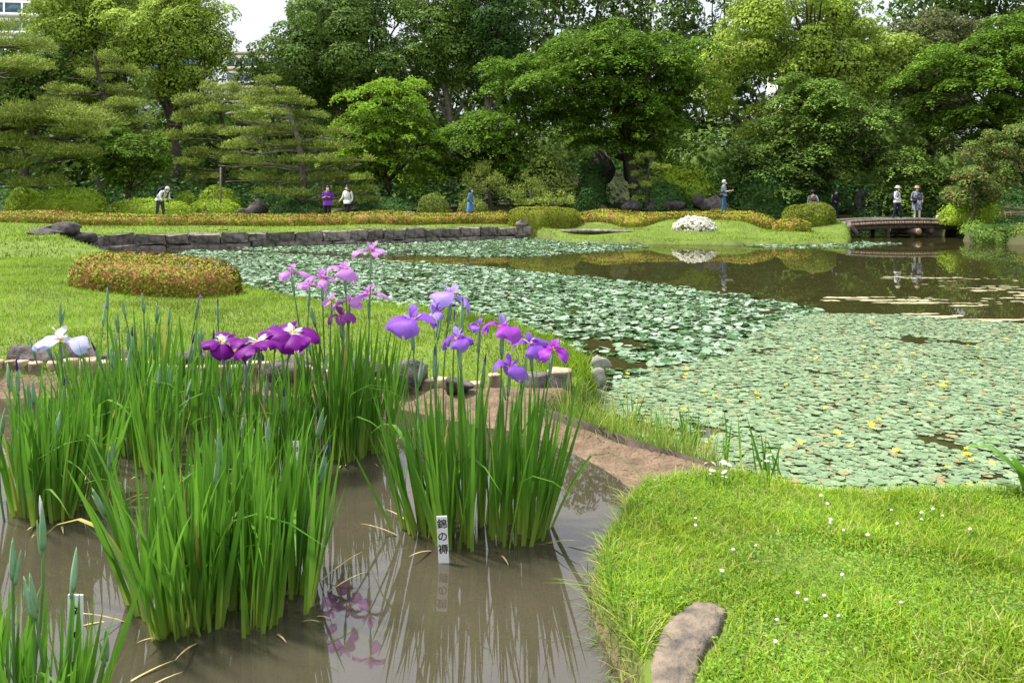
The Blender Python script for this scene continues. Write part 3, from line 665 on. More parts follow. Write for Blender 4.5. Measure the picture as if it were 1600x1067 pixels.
hedge('azalea_bush', 'large oval azalea bush on the near lawn with red-tinged leaves',
      [(_ox - 1.36, 12.75, .50, .46), (_ox - .9, 12.7, .66, .56), (_ox, 12.6, .72, .60), (_ox + .9, 12.5, .66, .56), (_ox + 1.36, 12.45, .48, .46)], (.7, .6), 'lf_azalea_oval', 56, leaf=.048, dens=1.1, bloom='bloom_red', nbloom=10, rough=.06, group=None)['category'] = 'shrub'
_c = W(1084, 361, .38)
shrub('azalea_bush', 'white flowering azalea bush on the lawn below the man in jeans', (_c[0], 36.9, gz(_c[0], 36.9) - .05), (.95, .7, .68), 'lf_hedge', 57, leaf=.10, bloom='bloom_white', bloom_n=330, bloom_size=.17, square=2.3)
def sh(name, label, px0, px1, ytop, Y, mat, seed, cat='shrub', group='garden shrubs', **k):
    x = bx((px0 + px1) / 2, Y); rx = (px1 - px0) / 2 * Y / F; z = gz(x, Y); top = CZ - (ytop - HZ) * Y / F
    return shrub(name, label, (x, Y, z - .05), (rx, k.pop('ry', rx * .8), max(top - z + .05, .3)), mat, seed, cat=cat, group=group, **k)
sh('round_bush', 'bright round bush at far left under the big pine', 8, 66, 286, 41, 'lf_bush', 61, leaf=.13)
sh('flat_bush', 'long flat-topped green bush left of the dome maple', 50, 168, 292, 39.6, 'lf_bush', 62, leaf=.12, square=2.8)
sh('flat_bush', 'low spreading green bush behind the bending photographer', 170, 300, 309, 39.5, 'lf_bush', 63, leaf=.12, square=2.6)
sh('flat_bush', 'small yellow-green bush right of the bending photographer', 268, 314, 297, 42, 'lf_bush', 64, leaf=.12)
sh('flat_bush', 'bright green mound under the slender pine', 310, 376, 290, 42.5, 'lf_bush', 65, leaf=.12, square=2.6)
sh('flat_bush', 'low bush between slender pine and broad pine', 290, 385, 312, 41, 'lf_bush', 66, leaf=.12, square=2.4)
sh('flat_bush', 'dark shrub under the broad pine left of the woman in purple', 420, 520, 312, 40.5, 'lf_ivy', 67, leaf=.13)
sh('flat_bush', 'dark shrub under the broad pine right of the woman in white', 548, 650, 306, 41.5, 'lf_ivy', 68, leaf=.13)
sh('round_bush', 'clipped grey-green dome left of the woman in blue', 648, 708, 300, 41, 'lf_box', 69, leaf=.10)
sh('round_bush', 'low clipped dome behind the woman in blue', 712, 768, 308, 40.8, 'lf_box', 70, leaf=.10)
sh('feathery_shrub', 'tall feathery shrub behind the two-lobed pine', 790, 905, 232, 45.5, 'lf_box', 71, leaf=.2, loose=.10, dens=.8, core=False)
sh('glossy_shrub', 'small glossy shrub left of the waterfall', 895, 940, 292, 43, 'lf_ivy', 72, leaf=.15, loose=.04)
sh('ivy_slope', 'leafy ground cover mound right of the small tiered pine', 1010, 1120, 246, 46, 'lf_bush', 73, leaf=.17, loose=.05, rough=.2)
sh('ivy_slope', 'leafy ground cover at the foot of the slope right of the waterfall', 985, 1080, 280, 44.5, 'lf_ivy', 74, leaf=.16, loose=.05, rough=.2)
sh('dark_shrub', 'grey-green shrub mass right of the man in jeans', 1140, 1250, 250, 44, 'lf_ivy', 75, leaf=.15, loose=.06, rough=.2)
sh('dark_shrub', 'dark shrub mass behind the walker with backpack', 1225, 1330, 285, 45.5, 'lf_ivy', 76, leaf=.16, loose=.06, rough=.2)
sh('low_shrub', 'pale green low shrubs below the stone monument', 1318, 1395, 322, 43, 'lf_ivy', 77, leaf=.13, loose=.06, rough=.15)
sh('low_shrub', 'hydrangea clump behind the bridge between the two people', 1380, 1470, 318, 42.5, 'lf_ivy', 78, leaf=.15, loose=.06, rough=.15)
sh('dark_shrub', 'dense fresh green bush at the right end of the bridge', 1462, 1568, 308, 38.6, 'lf_bush', 79, leaf=.12, loose=.03, rough=.15)
sh('low_shrub', 'overhanging leafy shrub at the water by the right bridge end', 1500, 1550, 346, 36.2, 'lf_camphor_mid' , 80, leaf=.12, loose=.06, rough=.15)
sh('low_shrub', 'low bank shrubs at the waterline below the bamboo fence', 1530, 1640, 350, 34.2, 'lf_ivy', 81, leaf=.11, loose=.06, rough=.2)
sh('low_shrub', 'trailing bank plants at the right frame edge', 1590, 1720, 335, 35, 'lf_ivy', 82, leaf=.12, loose=.06, rough=.2)
sh('azalea_bush', 'small yellowish azalea behind the man in jeans', 1100, 1158, 324, 42.5, 'lf_azalea_g', 83, leaf=.11)

sh('low_shrub', 'leafy clump at the waterline right of the overhanging shrub', 1520, 1580, 352, 33.6, 'lf_camphor_mid', 84, leaf=.11, loose=.06, rough=.2)
sh('low_shrub', 'sedge-like clump at the waterline in the far right corner', 1570, 1650, 348, 33.4, 'lf_box', 85, leaf=.11, loose=.08, rough=.2)
sh('low_shrub', 'low clump on the bank above the waterline by the fence', 1540, 1630, 338, 36.6, 'lf_ivy', 86, leaf=.12, loose=.06, rough=.2)
sh('ivy_slope', 'ivy mound left of the waterfall recess', 900, 955, 240, 48.0, 'lf_ivy', 87, leaf=.15, loose=.05, rough=.2)
sh('ivy_slope', 'ivy mound right of the waterfall recess behind the small pine', 980, 1026, 240, 48.0, 'lf_ivy', 88, leaf=.15, loose=.05, rough=.2)
# undergrowth of the wood: one uncountable mass
def undergrowth():
    rng = np.random.default_rng(90); n = 30000
    Y = rng.uniform(44, 66, n); X = (rng.uniform(-150, 1750, n) - 800) * Y / F
    h = np.abs(rng.normal(size=n)) * .6 + 1.0 * (0.5 + .5 * vnoise(np.c_[X, Y, X * 0], 91, .9)) * rng.random(n)
    pxx = 800 + X / Y * F; kk = ~((np.abs(pxx - 966) < 26) & (Y < 50.5)); X, Y, h = X[kk], Y[kk], h[kk]; n = len(X)
    Z = ground_z(np.c_[X, Y]) + h
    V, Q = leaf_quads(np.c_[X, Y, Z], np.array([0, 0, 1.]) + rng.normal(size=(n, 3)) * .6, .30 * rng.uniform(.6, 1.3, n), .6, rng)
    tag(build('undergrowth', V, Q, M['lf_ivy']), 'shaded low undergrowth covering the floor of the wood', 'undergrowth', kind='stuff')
undergrowth()

# ------------------------------------------------------------------ rocks, wall, waterfall
def rock(label, px, py, Y, w, h, seed, mat='rock_dark', d=None, name='rock', group='garden rocks', z=None):
    s = Y / F; x = bx(px, Y); rx = w / 2 * s; rz = h * s
    o = obj(name, rock_mesh(name, (rx, d if d else rx * .75, rz * .62), M[mat], seed, 3, .34), None, (x, Y, (gz(x, Y) if z is None else z) + rz * .35), (0, 0, seed * 1.3))
    return tag(o, label, 'rock', group)
def stone_wall():
    A = np.array([W(a, b, 0) for a, b in [(95, 399), (180, 391), (300, 388), (500, 384), (660, 378), (828, 373)]])[:, :2]
    s = np.r_[0, np.cumsum(np.hypot(*np.diff(A, axis=0).T))]; L = s[-1]
    root = empty('retaining_wall', (A[3][0], A[3][1], 0)); tag(root, 'dark stone retaining wall along the far left shore of the pond', 'wall')
    base = np.array([A[3][0], A[3][1], 0]); rng = np.random.default_rng(5)
    for course, (z0, hh, off) in enumerate([(-.24, .42, 0.05), (.18, .40, 0.0)]):
        u = 0.9 if course else 1.2; lastw = 1
        while u < L - .2:
            w = rng.uniform(.55, 1.15); w = min(w, L - u + .05)
            a = np.array([np.interp(u, s, A[:, i]) for i in (0, 1)]); b = np.array([np.interp(u + w, s, A[:, i]) for i in (0, 1)])
            c = (a + b) / 2; t = (b - a) / np.linalg.norm(b - a); n = np.array([t[1], -t[0]])
            h2 = hh * rng.uniform(.88, 1.08); dep = .24
            bm = bmesh.new(); bmesh.ops.create_cube(bm, size=1.0)
            bmesh.ops.bevel(bm, geom=bm.edges[:], offset=.09, segments=2, affect='EDGES', profile=.6)
            for v in bm.verts:
                k = v.co * 1.0; v.co = Vector((k.x * (w - .025), k.y * dep * 2, k.z * (h2 - .02)))
                v.co += Vector(rng.normal(size=3) * .03)
            me = bpy.data.meshes.new('stone'); bm.to_mesh(me); bm.free(); me.materials.append(M['stone_wall'])
            cc = c + n * (off + rng.uniform(-.03, .03) - .08)
            obj('stone', me, root, (cc[0] - base[0], cc[1] - base[1], z0 + h2 / 2), (rng.normal() * .02, rng.normal() * .015, math.atan2(t[1], t[0])))
            u += w
stone_wall()
rock('big slanted dark boulder at the left end of the stone wall', 92, 0, 26.6, 62, 26, 3, d=.8)
rock('smaller rounded boulder beside the wall end boulder', 122, 0, 27.4, 42, 22, 4, d=.6)
rock('flat pale boulder lying at the water edge by the wall end', 132, 0, 23.8, 50, 9, 5, 'rock_grey', d=.5)
rock('low boulder in the grass at the wall end', 68, 0, 26.0, 40, 14, 6, d=.6)
rock('flat dark stone lying on the lawn above the waterline at centre', 935, 0, 36.2, 118, 7, 7, 'stone_wall', d=.25)
rock('dark block stone at the right end of the retaining wall', 818, 0, 37.6, 36, 12, 8, 'stone_wall', d=.3)
rock('low flat stone at the feet of the bending photographer', 278, 0, 38.6, 34, 8, 9)
rock('dark round boulder left of the broad pine', 383, 0, 39.4, 34, 17, 10)
rock('large dark boulder under the left side of the broad pine', 402, 0, 41.5, 48, 26, 11)
rock('pale stone under the broad pine right of the woman in white', 590, 0, 40.2, 34, 10, 12, 'rock_grey')
rock('pale boulder left of the clipped dome bush', 640, 0, 40.3, 30, 14, 14, 'rock_grey')
for i, (px, w, h, lab) in enumerate([(905, 30, 18, 'pale boulder left of the waterfall foot'), (938, 34, 14, 'brownish boulder at the waterfall foot'), (990, 40, 20, 'dark boulder right of the waterfall foot'),
                                     (1018, 30, 20, 'dark upright boulder below the small tiered pine'), (1050, 46, 22, 'broad boulder at the foot of the ivy slope'), (1092, 26, 22, 'pointed pale grey boulder left of the man in jeans'),
                                     (1112, 56, 26, 'tall dark boulder behind the man in jeans'), (1170, 46, 16, 'low dark boulder right of the man in jeans')]):
    rock(lab, px, 0, 43.6 + .25 * (i % 3), w, h, 20 + i, 'rock_dark')
rock('dark flat boulder below the bamboo fence', 1575, 0, 36.5, 40, 16, 31)
# monument
mo = rock('upright rounded stone monument in the shade behind the bridge', 1346, 0, 44.5, 36, 44, 32, 'rock_dark', d=.35, name='stone_monument', group=None); mo['category'] = 'monument'
# waterfall cliff
for i, (px, py, w, h) in enumerate([(945, 262, 40, 60), (992, 258, 44, 66), (925, 285, 40, 44), (968, 240, 60, 30), (1000, 290, 36, 44)]):
    Y = 50.4; s = Y / F; c = AT(px, py, Y)
    o = obj('cliff_rock', rock_mesh('cliff_rock', (w / 2 * s, .9, h / 2 * s), M['rock_dark'], 40 + i), None, c)
    tag(o, ['dark cliff rock left of the falling water', 'dark cliff rock right of the falling water', 'lower cliff rock left of the waterfall foot', 'cap rock over which the waterfall drops', 'lower cliff rock right of the waterfall foot'][i], 'rock', 'waterfall rocks')
def waterfall():
    m, nt, N, L = nodes('falling_water'); p = N.new('ShaderNodeBsdfPrincipled'); o = N.new('ShaderNodeOutputMaterial')
    tr = N.new('ShaderNodeBsdfTransparent'); mx = N.new('ShaderNodeMixShader'); L.new(tr.outputs[0], mx.inputs[1]); L.new(p.outputs[0], mx.inputs[2]); L.new(mx.outputs[0], o.inputs[0])
    p.inputs['Base Color'].default_value = (.22, .25, .28, 1); p.inputs['Roughness'].default_value = .3
    mp_ = N.new('ShaderNodeMapping'); mp_.inputs['Scale'].default_value = (9, 9, .5); L.new(obj_vec(nt), mp_.inputs['Vector'])
    L.new(ramp(nt, noise(nt, 1.0, 4, mp_.outputs[0]), .45, .62, .02, .30), mx.inputs[0])
    Y = 49.3; a = AT(960, 264, Y); b = AT(973, 314, Y); nx, nz = 12, 14
    V = []; rng = np.random.default_rng(3)
    for i in range(nx):
        for j in range(nz):
            u, v = i / (nx - 1), j / (nz - 1); x = a[0] + (b[0] - a[0]) * u; z = a[2] + (b[2] - a[2]) * v
            V.append((x + .03 * math.sin(u * 20 + v), Y - .35 * v ** 2 + .10 * math.sin(u * 14 + 2 * v) + .03 * rng.normal(), z))
    V = np.array(V); i = np.arange(nx - 1)[:, None] * nz; j = np.arange(nz - 1)[None]
    Q = np.stack([i + j, i + nz + j, i + nz + j + 1, i + j + 1], -1).reshape(-1, 4)
    V2 = V + np.array([0, .08, 0]); Q2 = Q[:, ::-1] + len(V)
    tag(build('waterfall', np.concatenate([V, V2]), [np.concatenate([Q, Q2])], m, None, True), 'thin waterfall dropping down dark rocks in the shade', 'waterfall')
waterfall()

# ------------------------------------------------------------------ buildings beyond the trees
def office(name, label, x0, x1, Y, ztop, floors, bays, fh, wallm, glassm, rot=0.0):
    root = empty(name, ((x0 + x1) / 2, Y, 0), rot); tag(root, label, 'building', 'office blocks beyond the trees')
    hw = (x1 - x0) / 2; mb = MB(); mb.box((0, 8, ztop / 2), (hw, 7.9, ztop / 2)); mb.build('wall', M[wallm], root)
    mb = MB(); mb.box((0, 8, ztop + .4), (hw + .3, 8.2, .4)); mb.build('parapet', M[wallm], root)
    bw = 2 * hw / bays; me = None; mb2 = None
    mbp = MB(); mbp.box((0, 0, 0), (bw * .44, .06, fh * .29)); pane = mbp.mesh('window', M[glassm])
    mbb = MB(); mbb.box((0, 0, 0), (hw + .15, .22, fh * .14)); band = mbb.mesh('floor_band', M[wallm])
    for f in range(floors):
        z = ztop - fh * (f + .5)
        obj('floor_band', band, root, (0, -.1, z - fh * .42))
        for b in range(bays): obj('window', pane, root, (-hw + bw * (b + .5), 0.06, z))
M['conc_white'] = plain('pale_concrete', (.62, .63, .64), .6, .08, .3)
M['conc_beige'] = plain('beige_concrete', (.42, .38, .33), .7, .1, .3)
M['glass_blue'] = plain('blue_window_glass', (.10, .19, .30), .08, .2, .2, spec=.8)
office('office_building', 'white office block with blue window bands at upper left', bx(-120, 150), bx(300, 150), 150, 46, 14, 16, 3.4, 'conc_white', 'glass_blue', .12)
office('office_building', 'beige office block just below the sky gap', bx(352, 140), bx(470, 140), 140, CZ + (HZ - 86) * 140 / F, 8, 9, 2.6, 'conc_beige', 'glass_blue', -.1)
office('office_building', 'pale office block glimpsed between trees right of centre', bx(1240, 150), bx(1450, 150), 150, 31, 9, 10, 3.4, 'conc_white', 'glass_blue', 0)

# tall shrubs that close the view under the crowns
for i, px in enumerate(range(-60, 1720, 118)):
    Y = 58 + (i * 7) % 5; ytop = 165 + (i * 37) % 55
    sh('understory_shrub', ['tall shaded shrub deep in the wood %s' % q for q in ('beyond the left frame edge', 'behind the left-edge pine', 'behind the dome maple', 'behind the slender pine', 'left of the broad pine top', 'behind the broad pine', 'behind the bright maple',
        'under the pale straight trunks', 'behind the feathery shrub', 'left of the waterfall cliff', 'right of the waterfall cliff', 'behind the man in jeans', 'behind the walker with cap', 'behind the stone monument', 'behind the bridge visitors', 'behind the crape myrtle')][i], px - 85, px + 85, ytop, Y, 'lf_oak', 700 + i, leaf=.42, loose=.05, rough=.25, core=True, group='shrubs deep in the wood')
# ------------------------------------------------------------------ irises
def iris_leaf_mat():
    m, nt, N, L = nodes('iris_leaf')
    uv = N.new('ShaderNodeUVMap'); sp = N.new('ShaderNodeSeparateXYZ'); L.new(uv.outputs[0], sp.inputs[0])
    oi = N.new('ShaderNodeObjectInfo'); rnd = oi.outputs['Random']
    up = mixc(nt, rnd, (0.055, 0.19, 0.014), (0.135, 0.335, 0.03))
    c = mixc(nt, ramp(nt, sp.outputs[1], .02, .42), (0.40, 0.50, 0.09), up)
    st = N.new('ShaderNodeTexNoise'); st.inputs['Scale'].default_value = 1.0; st.inputs['Detail'].default_value = 2
    mp_ = N.new('ShaderNodeMapping'); mp_.inputs['Scale'].default_value = (14, 1.2, 1); L.new(uv.outputs[0], mp_.inputs['Vector']); L.new(mp_.outputs[0], st.inputs['Vector'])
    c = mixc(nt, ramp(nt, st.outputs[0], .4, .7, 0, .35), c, (0.27, 0.42, 0.06))
    lt = N.new('ShaderNodeMath'); lt.operation = 'GREATER_THAN'; lt.inputs[1].default_value = .985; L.new(rnd, lt.inputs[0])
    c = mixc(nt, lt.outputs[0], c, (0.48, 0.40, 0.10))
    p = N.new('ShaderNodeBsdfPrincipled'); L.new(c, p.inputs['Base Color']); p.inputs['Roughness'].default_value = .45; p.inputs['Specular IOR Level'].default_value = .25
    t = N.new('ShaderNodeBsdfTranslucent'); L.new(c, t.inputs['Color']); mx = N.new('ShaderNodeMixShader'); mx.inputs[0].default_value = .42
    L.new(p.outputs[0], mx.inputs[1]); L.new(t.outputs[0], mx.inputs[2]); o = N.new('ShaderNodeOutputMaterial'); L.new(mx.outputs[0], o.inputs[0]); return m
M['iris_leaf'] = iris_leaf_mat()
M['iris_stem'] = plain('iris_stem', (0.11, 0.24, 0.06), .5, .25, 6)
M['spathe'] = plain('iris_spathe', (0.20, 0.33, 0.20), .55, .25, 10, col2=(0.13, 0.26, 0.10))
M['dead_leaf'] = plain('dead_iris_leaf', (0.45, 0.34, 0.16), .8, .3, 8)

def petal_mat(name, col, edge, white=0.0, vein=(0.25, 0.03, 0.4)):
    m, nt, N, L = nodes(name)
    uv = N.new('ShaderNodeUVMap'); sp = N.new('ShaderNodeSeparateXYZ'); L.new(uv.outputs[0], sp.inputs[0]); v = sp.outputs[1]
    c = mixc(nt, ramp(nt, v, .25, .95), col, edge)
    wv = N.new('ShaderNodeTexWave'); wv.inputs['Scale'].default_value = 7.5; wv.inputs['Distortion'].default_value = 2.4; wv.inputs['Detail'].default_value = 2
    mp_ = N.new('ShaderNodeMapping'); mp_.inputs['Scale'].default_value = (1, .18, 1); L.new(uv.outputs[0], mp_.inputs['Vector']); L.new(mp_.outputs[0], wv.inputs['Vector'])
    c = mixc(nt, ramp(nt, wv.outputs[0], .4, .95, 0, .5), c, vein)
    if white > 0: c = mixc(nt, ramp(nt, v, white * .55, white, 1, 0), c, (.82, .80, .84))
    c = mixc(nt, ramp(nt, v, .10, .20, 1, 0), c, (.75, .55, .03))
    p = N.new('ShaderNodeBsdfPrincipled'); L.new(c, p.inputs['Base Color']); p.inputs['Roughness'].default_value = .5; p.inputs['Specular IOR Level'].default_value = .2
    t = N.new('ShaderNodeBsdfTranslucent'); L.new(c, t.inputs['Color']); mx = N.new('ShaderNodeMixShader'); mx.inputs[0].default_value = .48
    L.new(p.outputs[0], mx.inputs[1]); L.new(t.outputs[0], mx.inputs[2]); o = N.new('ShaderNodeOutputMaterial'); L.new(mx.outputs[0], o.inputs[0]); return m
PET = {
    'violet': petal_mat('violet_petal', (0.25, 0.04, 0.58), (0.44, 0.22, 0.80), vein=(0.12, 0.01, 0.36)),
    'lilac': petal_mat('lilac_petal', (0.36, 0.19, 0.74), (0.58, 0.44, 0.90), vein=(0.25, 0.12, 0.6)),
    'magenta': petal_mat('magenta_petal', (0.40, 0.025, 0.56), (0.50, 0.14, 0.74), vein=(0.28, 0.01, 0.4)),
    'plum': petal_mat('plum_petal', (0.20, 0.008, 0.26), (0.26, 0.012, 0.34), white=.34, vein=(0.12, 0.0, 0.18)),
    'pink': petal_mat('pink_petal', (0.48, 0.12, 0.60), (0.76, 0.46, 0.84), white=.16, vein=(0.36, 0.03, 0.50)),
    'rose': petal_mat('rose_petal', (0.30, 0.05, 0.34), (0.42, 0.10, 0.46), vein=(0.2, 0.02, 0.26)),
    'pale': petal_mat('pale_petal', (0.70, 0.68, 0.88), (0.60, 0.62, 0.92), white=.25, vein=(0.55, 0.52, 0.85)),
    'white': petal_mat('white_petal', (0.78, 0.74, 0.82), (0.82, 0.80, 0.84), vein=(0.62, 0.5, 0.75)),
    'indigo': petal_mat('indigo_bud', (0.07, 0.035, 0.24), (0.10, 0.06, 0.32), vein=(0.04, 0.02, 0.15)),
}
LEAF = []
def make_leaf_meshes():
    rng = np.random.default_rng(70)
    for k in range(28):
        n = 9; t = np.linspace(0, 1, n); bend = rng.uniform(-.03, .16) if k < 20 else rng.uniform(.2, .42)
        tw = rng.uniform(-.5, .5); w = 0.0168 * (1 - t ** 3.2) * (0.78 + .34 * np.sin(np.minimum(t * 1.9, 1) * 1.57)); w[-1] = 0.0006
        x = bend * t ** 2.2; z = t - .35 * bend * t ** 3
        if k >= 24:                                            # a leaf that has folded over near its tip
            f = np.clip((t - .62) / .38, 0, 1); x = x + .30 * f ** 1.3; z = z - .34 * f ** 1.9
        V = []; U = []
        for i in range(n):
            a = tw * t[i]; ca, sa = math.cos(a), math.sin(a)
            for s, u in ((-1, 0), (0, .5), (1, 1)):
                off = s * w[i]; V.append((x[i] + sa * off + (.12 * w[i] if s == 0 else 0), ca * off, z[i])); U.append((u, t[i]))
        Q = []
        for i in range(n - 1):
            for j in range(2): Q.append((i * 3 + j, i * 3 + j + 1, i * 3 + 4 + j, i * 3 + 3 + j))
        LEAF.append(mesh('iris_leaf', np.array(V), np.array(Q), M['iris_leaf'], True, np.array(U)))
make_leaf_meshes()

def petal_mesh(name, L, Wd, rise, droop, neck, ruff, mat, seed, cup=.0):
    rng = np.random.default_rng(seed); nu, nv = 9, 11; V = []; U = []
    for j in range(nv):
        v = j / (nv - 1); r = L * v
        # arc: out and up, then over and down
        ang = rise - (rise + droop) * (v ** 1.15); 
        V.append(None)
    V = []; x = z = 0.0; px_ = 0
    ph = rng.uniform(0, 6.28)
    for j in range(nv):
        v = j / (nv - 1)
        if j: ang = rise - (rise + droop) * ((v - .05) ** 1.2); x += L / (nv - 1) * math.cos(ang); z += L / (nv - 1) * math.sin(ang)
        wid = Wd * (neck + (1 - neck) * math.sin(min(v * 1.02, 1) ** 1.25 * math.pi * .60 + .0) ** 1.3) * math.sqrt(max(1 - max(0, (v - .62) / .385) ** 2.2, .02))
        for i in range(nu):
            u = i / (nu - 1) * 2 - 1
            rf = ruff * L * v * (abs(u) ** 1.5) * math.sin(u * 5 + v * 6 + ph)
            V.append((x - .10 * Wd * u * u * v, u * wid * .5, z + rf - cup * Wd * u * u * (.3 + v) + .05 * Wd * (1 - abs(u)) )); U.append((u * .5 + .5, v))
    i = np.arange(nv - 1)[:, None] * nu; j = np.arange(nu - 1)[None]
    Q = np.stack([i + j, i + j + 1, i + nu + j + 1, i + nu + j], -1).reshape(-1, 4)
    return mesh(name, np.array(V), Q, PET[mat], True, np.array(U))

_pet = {}
def petal(kind, mat, k):
    key = (kind, mat, k)
    if key not in _pet:
        s = hash(kind) % 50 + k * 7 if False else {'fall': 1, 'flat': 2, 'slim': 3, 'std': 4, 'arm': 5}[kind] * 10 + k
        if kind == 'fall': _pet[key] = petal_mesh('fall', 1.0, 1.0, .40 + .1 * k, 1.40 + .18 * k, .16, .14, mat, s, .02)
        if kind == 'flat': _pet[key] = petal_mesh('fall', 1.0, 1.0, .30 + .05 * k, .60 + .2 * k, .20, .12, mat, s, .05)
        if kind == 'slim': _pet[key] = petal_mesh('fall', 1.0, .62, .50 - .12 * k, .60 + .28 * k, .16, .08, mat, s, .1)
        if kind == 'std': _pet[key] = petal_mesh('standard', .62, .30, 1.15, -.75 + .1 * k, .25, .05, mat, s)
        if kind == 'arm': _pet[key] = petal_mesh('style_arm', .40, .17, .75, -.35, .5, .03, mat, s)
    return _pet[key]

def flower(parent, p, size, mat, form, rng, tilt=(0, 0), arm=None, std=None, rot=None):
    """p is in the clump's own frame; size is the full width"""
    e = bpy.data.objects.new('flower', None); COL.objects.link(e); e.parent = parent; e.location = [float(v) for v in p]; e.empty_display_size = .05
    e.rotation_euler = (tilt[0], tilt[1], rng.uniform(0, 6.28) if rot is None else rot)
    s = size * .5; arm = arm or mat; std = std or mat
    n = 6 if form == 'flat6' else 3
    for i in range(n):
        kd = {'fall': 'fall', 'flat6': 'flat', 'slim': 'slim', 'flat': 'flat'}[form]
        obj('petal', petal(kd, mat, int(rng.integers(0, 3))), e, (0, 0, -.008 * (i % 2)), (rng.normal() * .12, rng.normal() * .14 + (.0 if n == 3 else .12 * (i % 2)), i * 2 * math.pi / n + rng.normal() * .10), s * rng.uniform(.90, 1.08))
    if n == 3:
        for i in range(3):
            obj('petal', petal('std', std, int(rng.integers(0, 3))), e, (0, 0, .004), (rng.normal() * .12, rng.normal() * .12, (i + .5) * 2 * math.pi / 3 + rng.normal() * .1), s * rng.uniform(.75, .95))
    for i in range(3):
        obj('petal', petal('arm', arm, 0), e, (0, 0, .01 * s), (0, rng.normal() * .1, i * 2 * math.pi / 3 + rng.normal() * .06), s * .95)
    return e

def spindle(a, b, r, n=7, m=6):
    t = np.linspace(0, 1, n); P = np.asarray(a)[None] + (np.asarray(b) - np.asarray(a))[None] * t[:, None]
    return tube(P, r * (np.sin(np.pi * (0.12 + .88 * t) ** .75) ** .8 * .95 + .05), m)

def stem(parent, base, top, rng, bud=None, sp_len=.13, r=.005, thick=.0105):
    """flower stalk with sheath; bud = colour of the opening tip"""
    base = np.asarray(base, float); top = np.asarray(top, float); t = np.linspace(0, 1, 7)[:, None]
    bow = rng.normal(size=3) * np.array([.025, .025, 0]); P = base + (top - base) * t + bow * np.sin(t * np.pi)
    mb = MB(); mb.tube(P, r * (1.15 - .35 * t[:, 0]), 6); st = mb.build('flower_stem', M['iris_stem'], parent, True)
    d = unit(P[-1] - P[-2]); side = np.array([rng.normal(), rng.normal(), 0]) * .012
    a = P[-1] - d * sp_len * .95; b = P[-1] + d * (.012 if bud is None else .03)
    mb = MB(); V, Q, T = spindle(a, b, thick); mb.add(V, Q, T); V, Q, T = spindle(a - d * .02, a + d * sp_len * .75 + side, thick * .7); mb.add(V + side * .3, Q, T)
    mb.build('spathe', M['spathe'], st, True)
    if bud:
        V, Q, T = spindle(P[-1] - d * .03, P[-1] + d * .055 + side * .5, thick * .62)
        V_ = V; me = mesh('bud_tip', V_, [Q, np.array(T)], PET[bud], True, np.c_[np.zeros(len(V_)), np.full(len(V_), .6)]); obj('bud_tip', me, st)
    return P[-1]

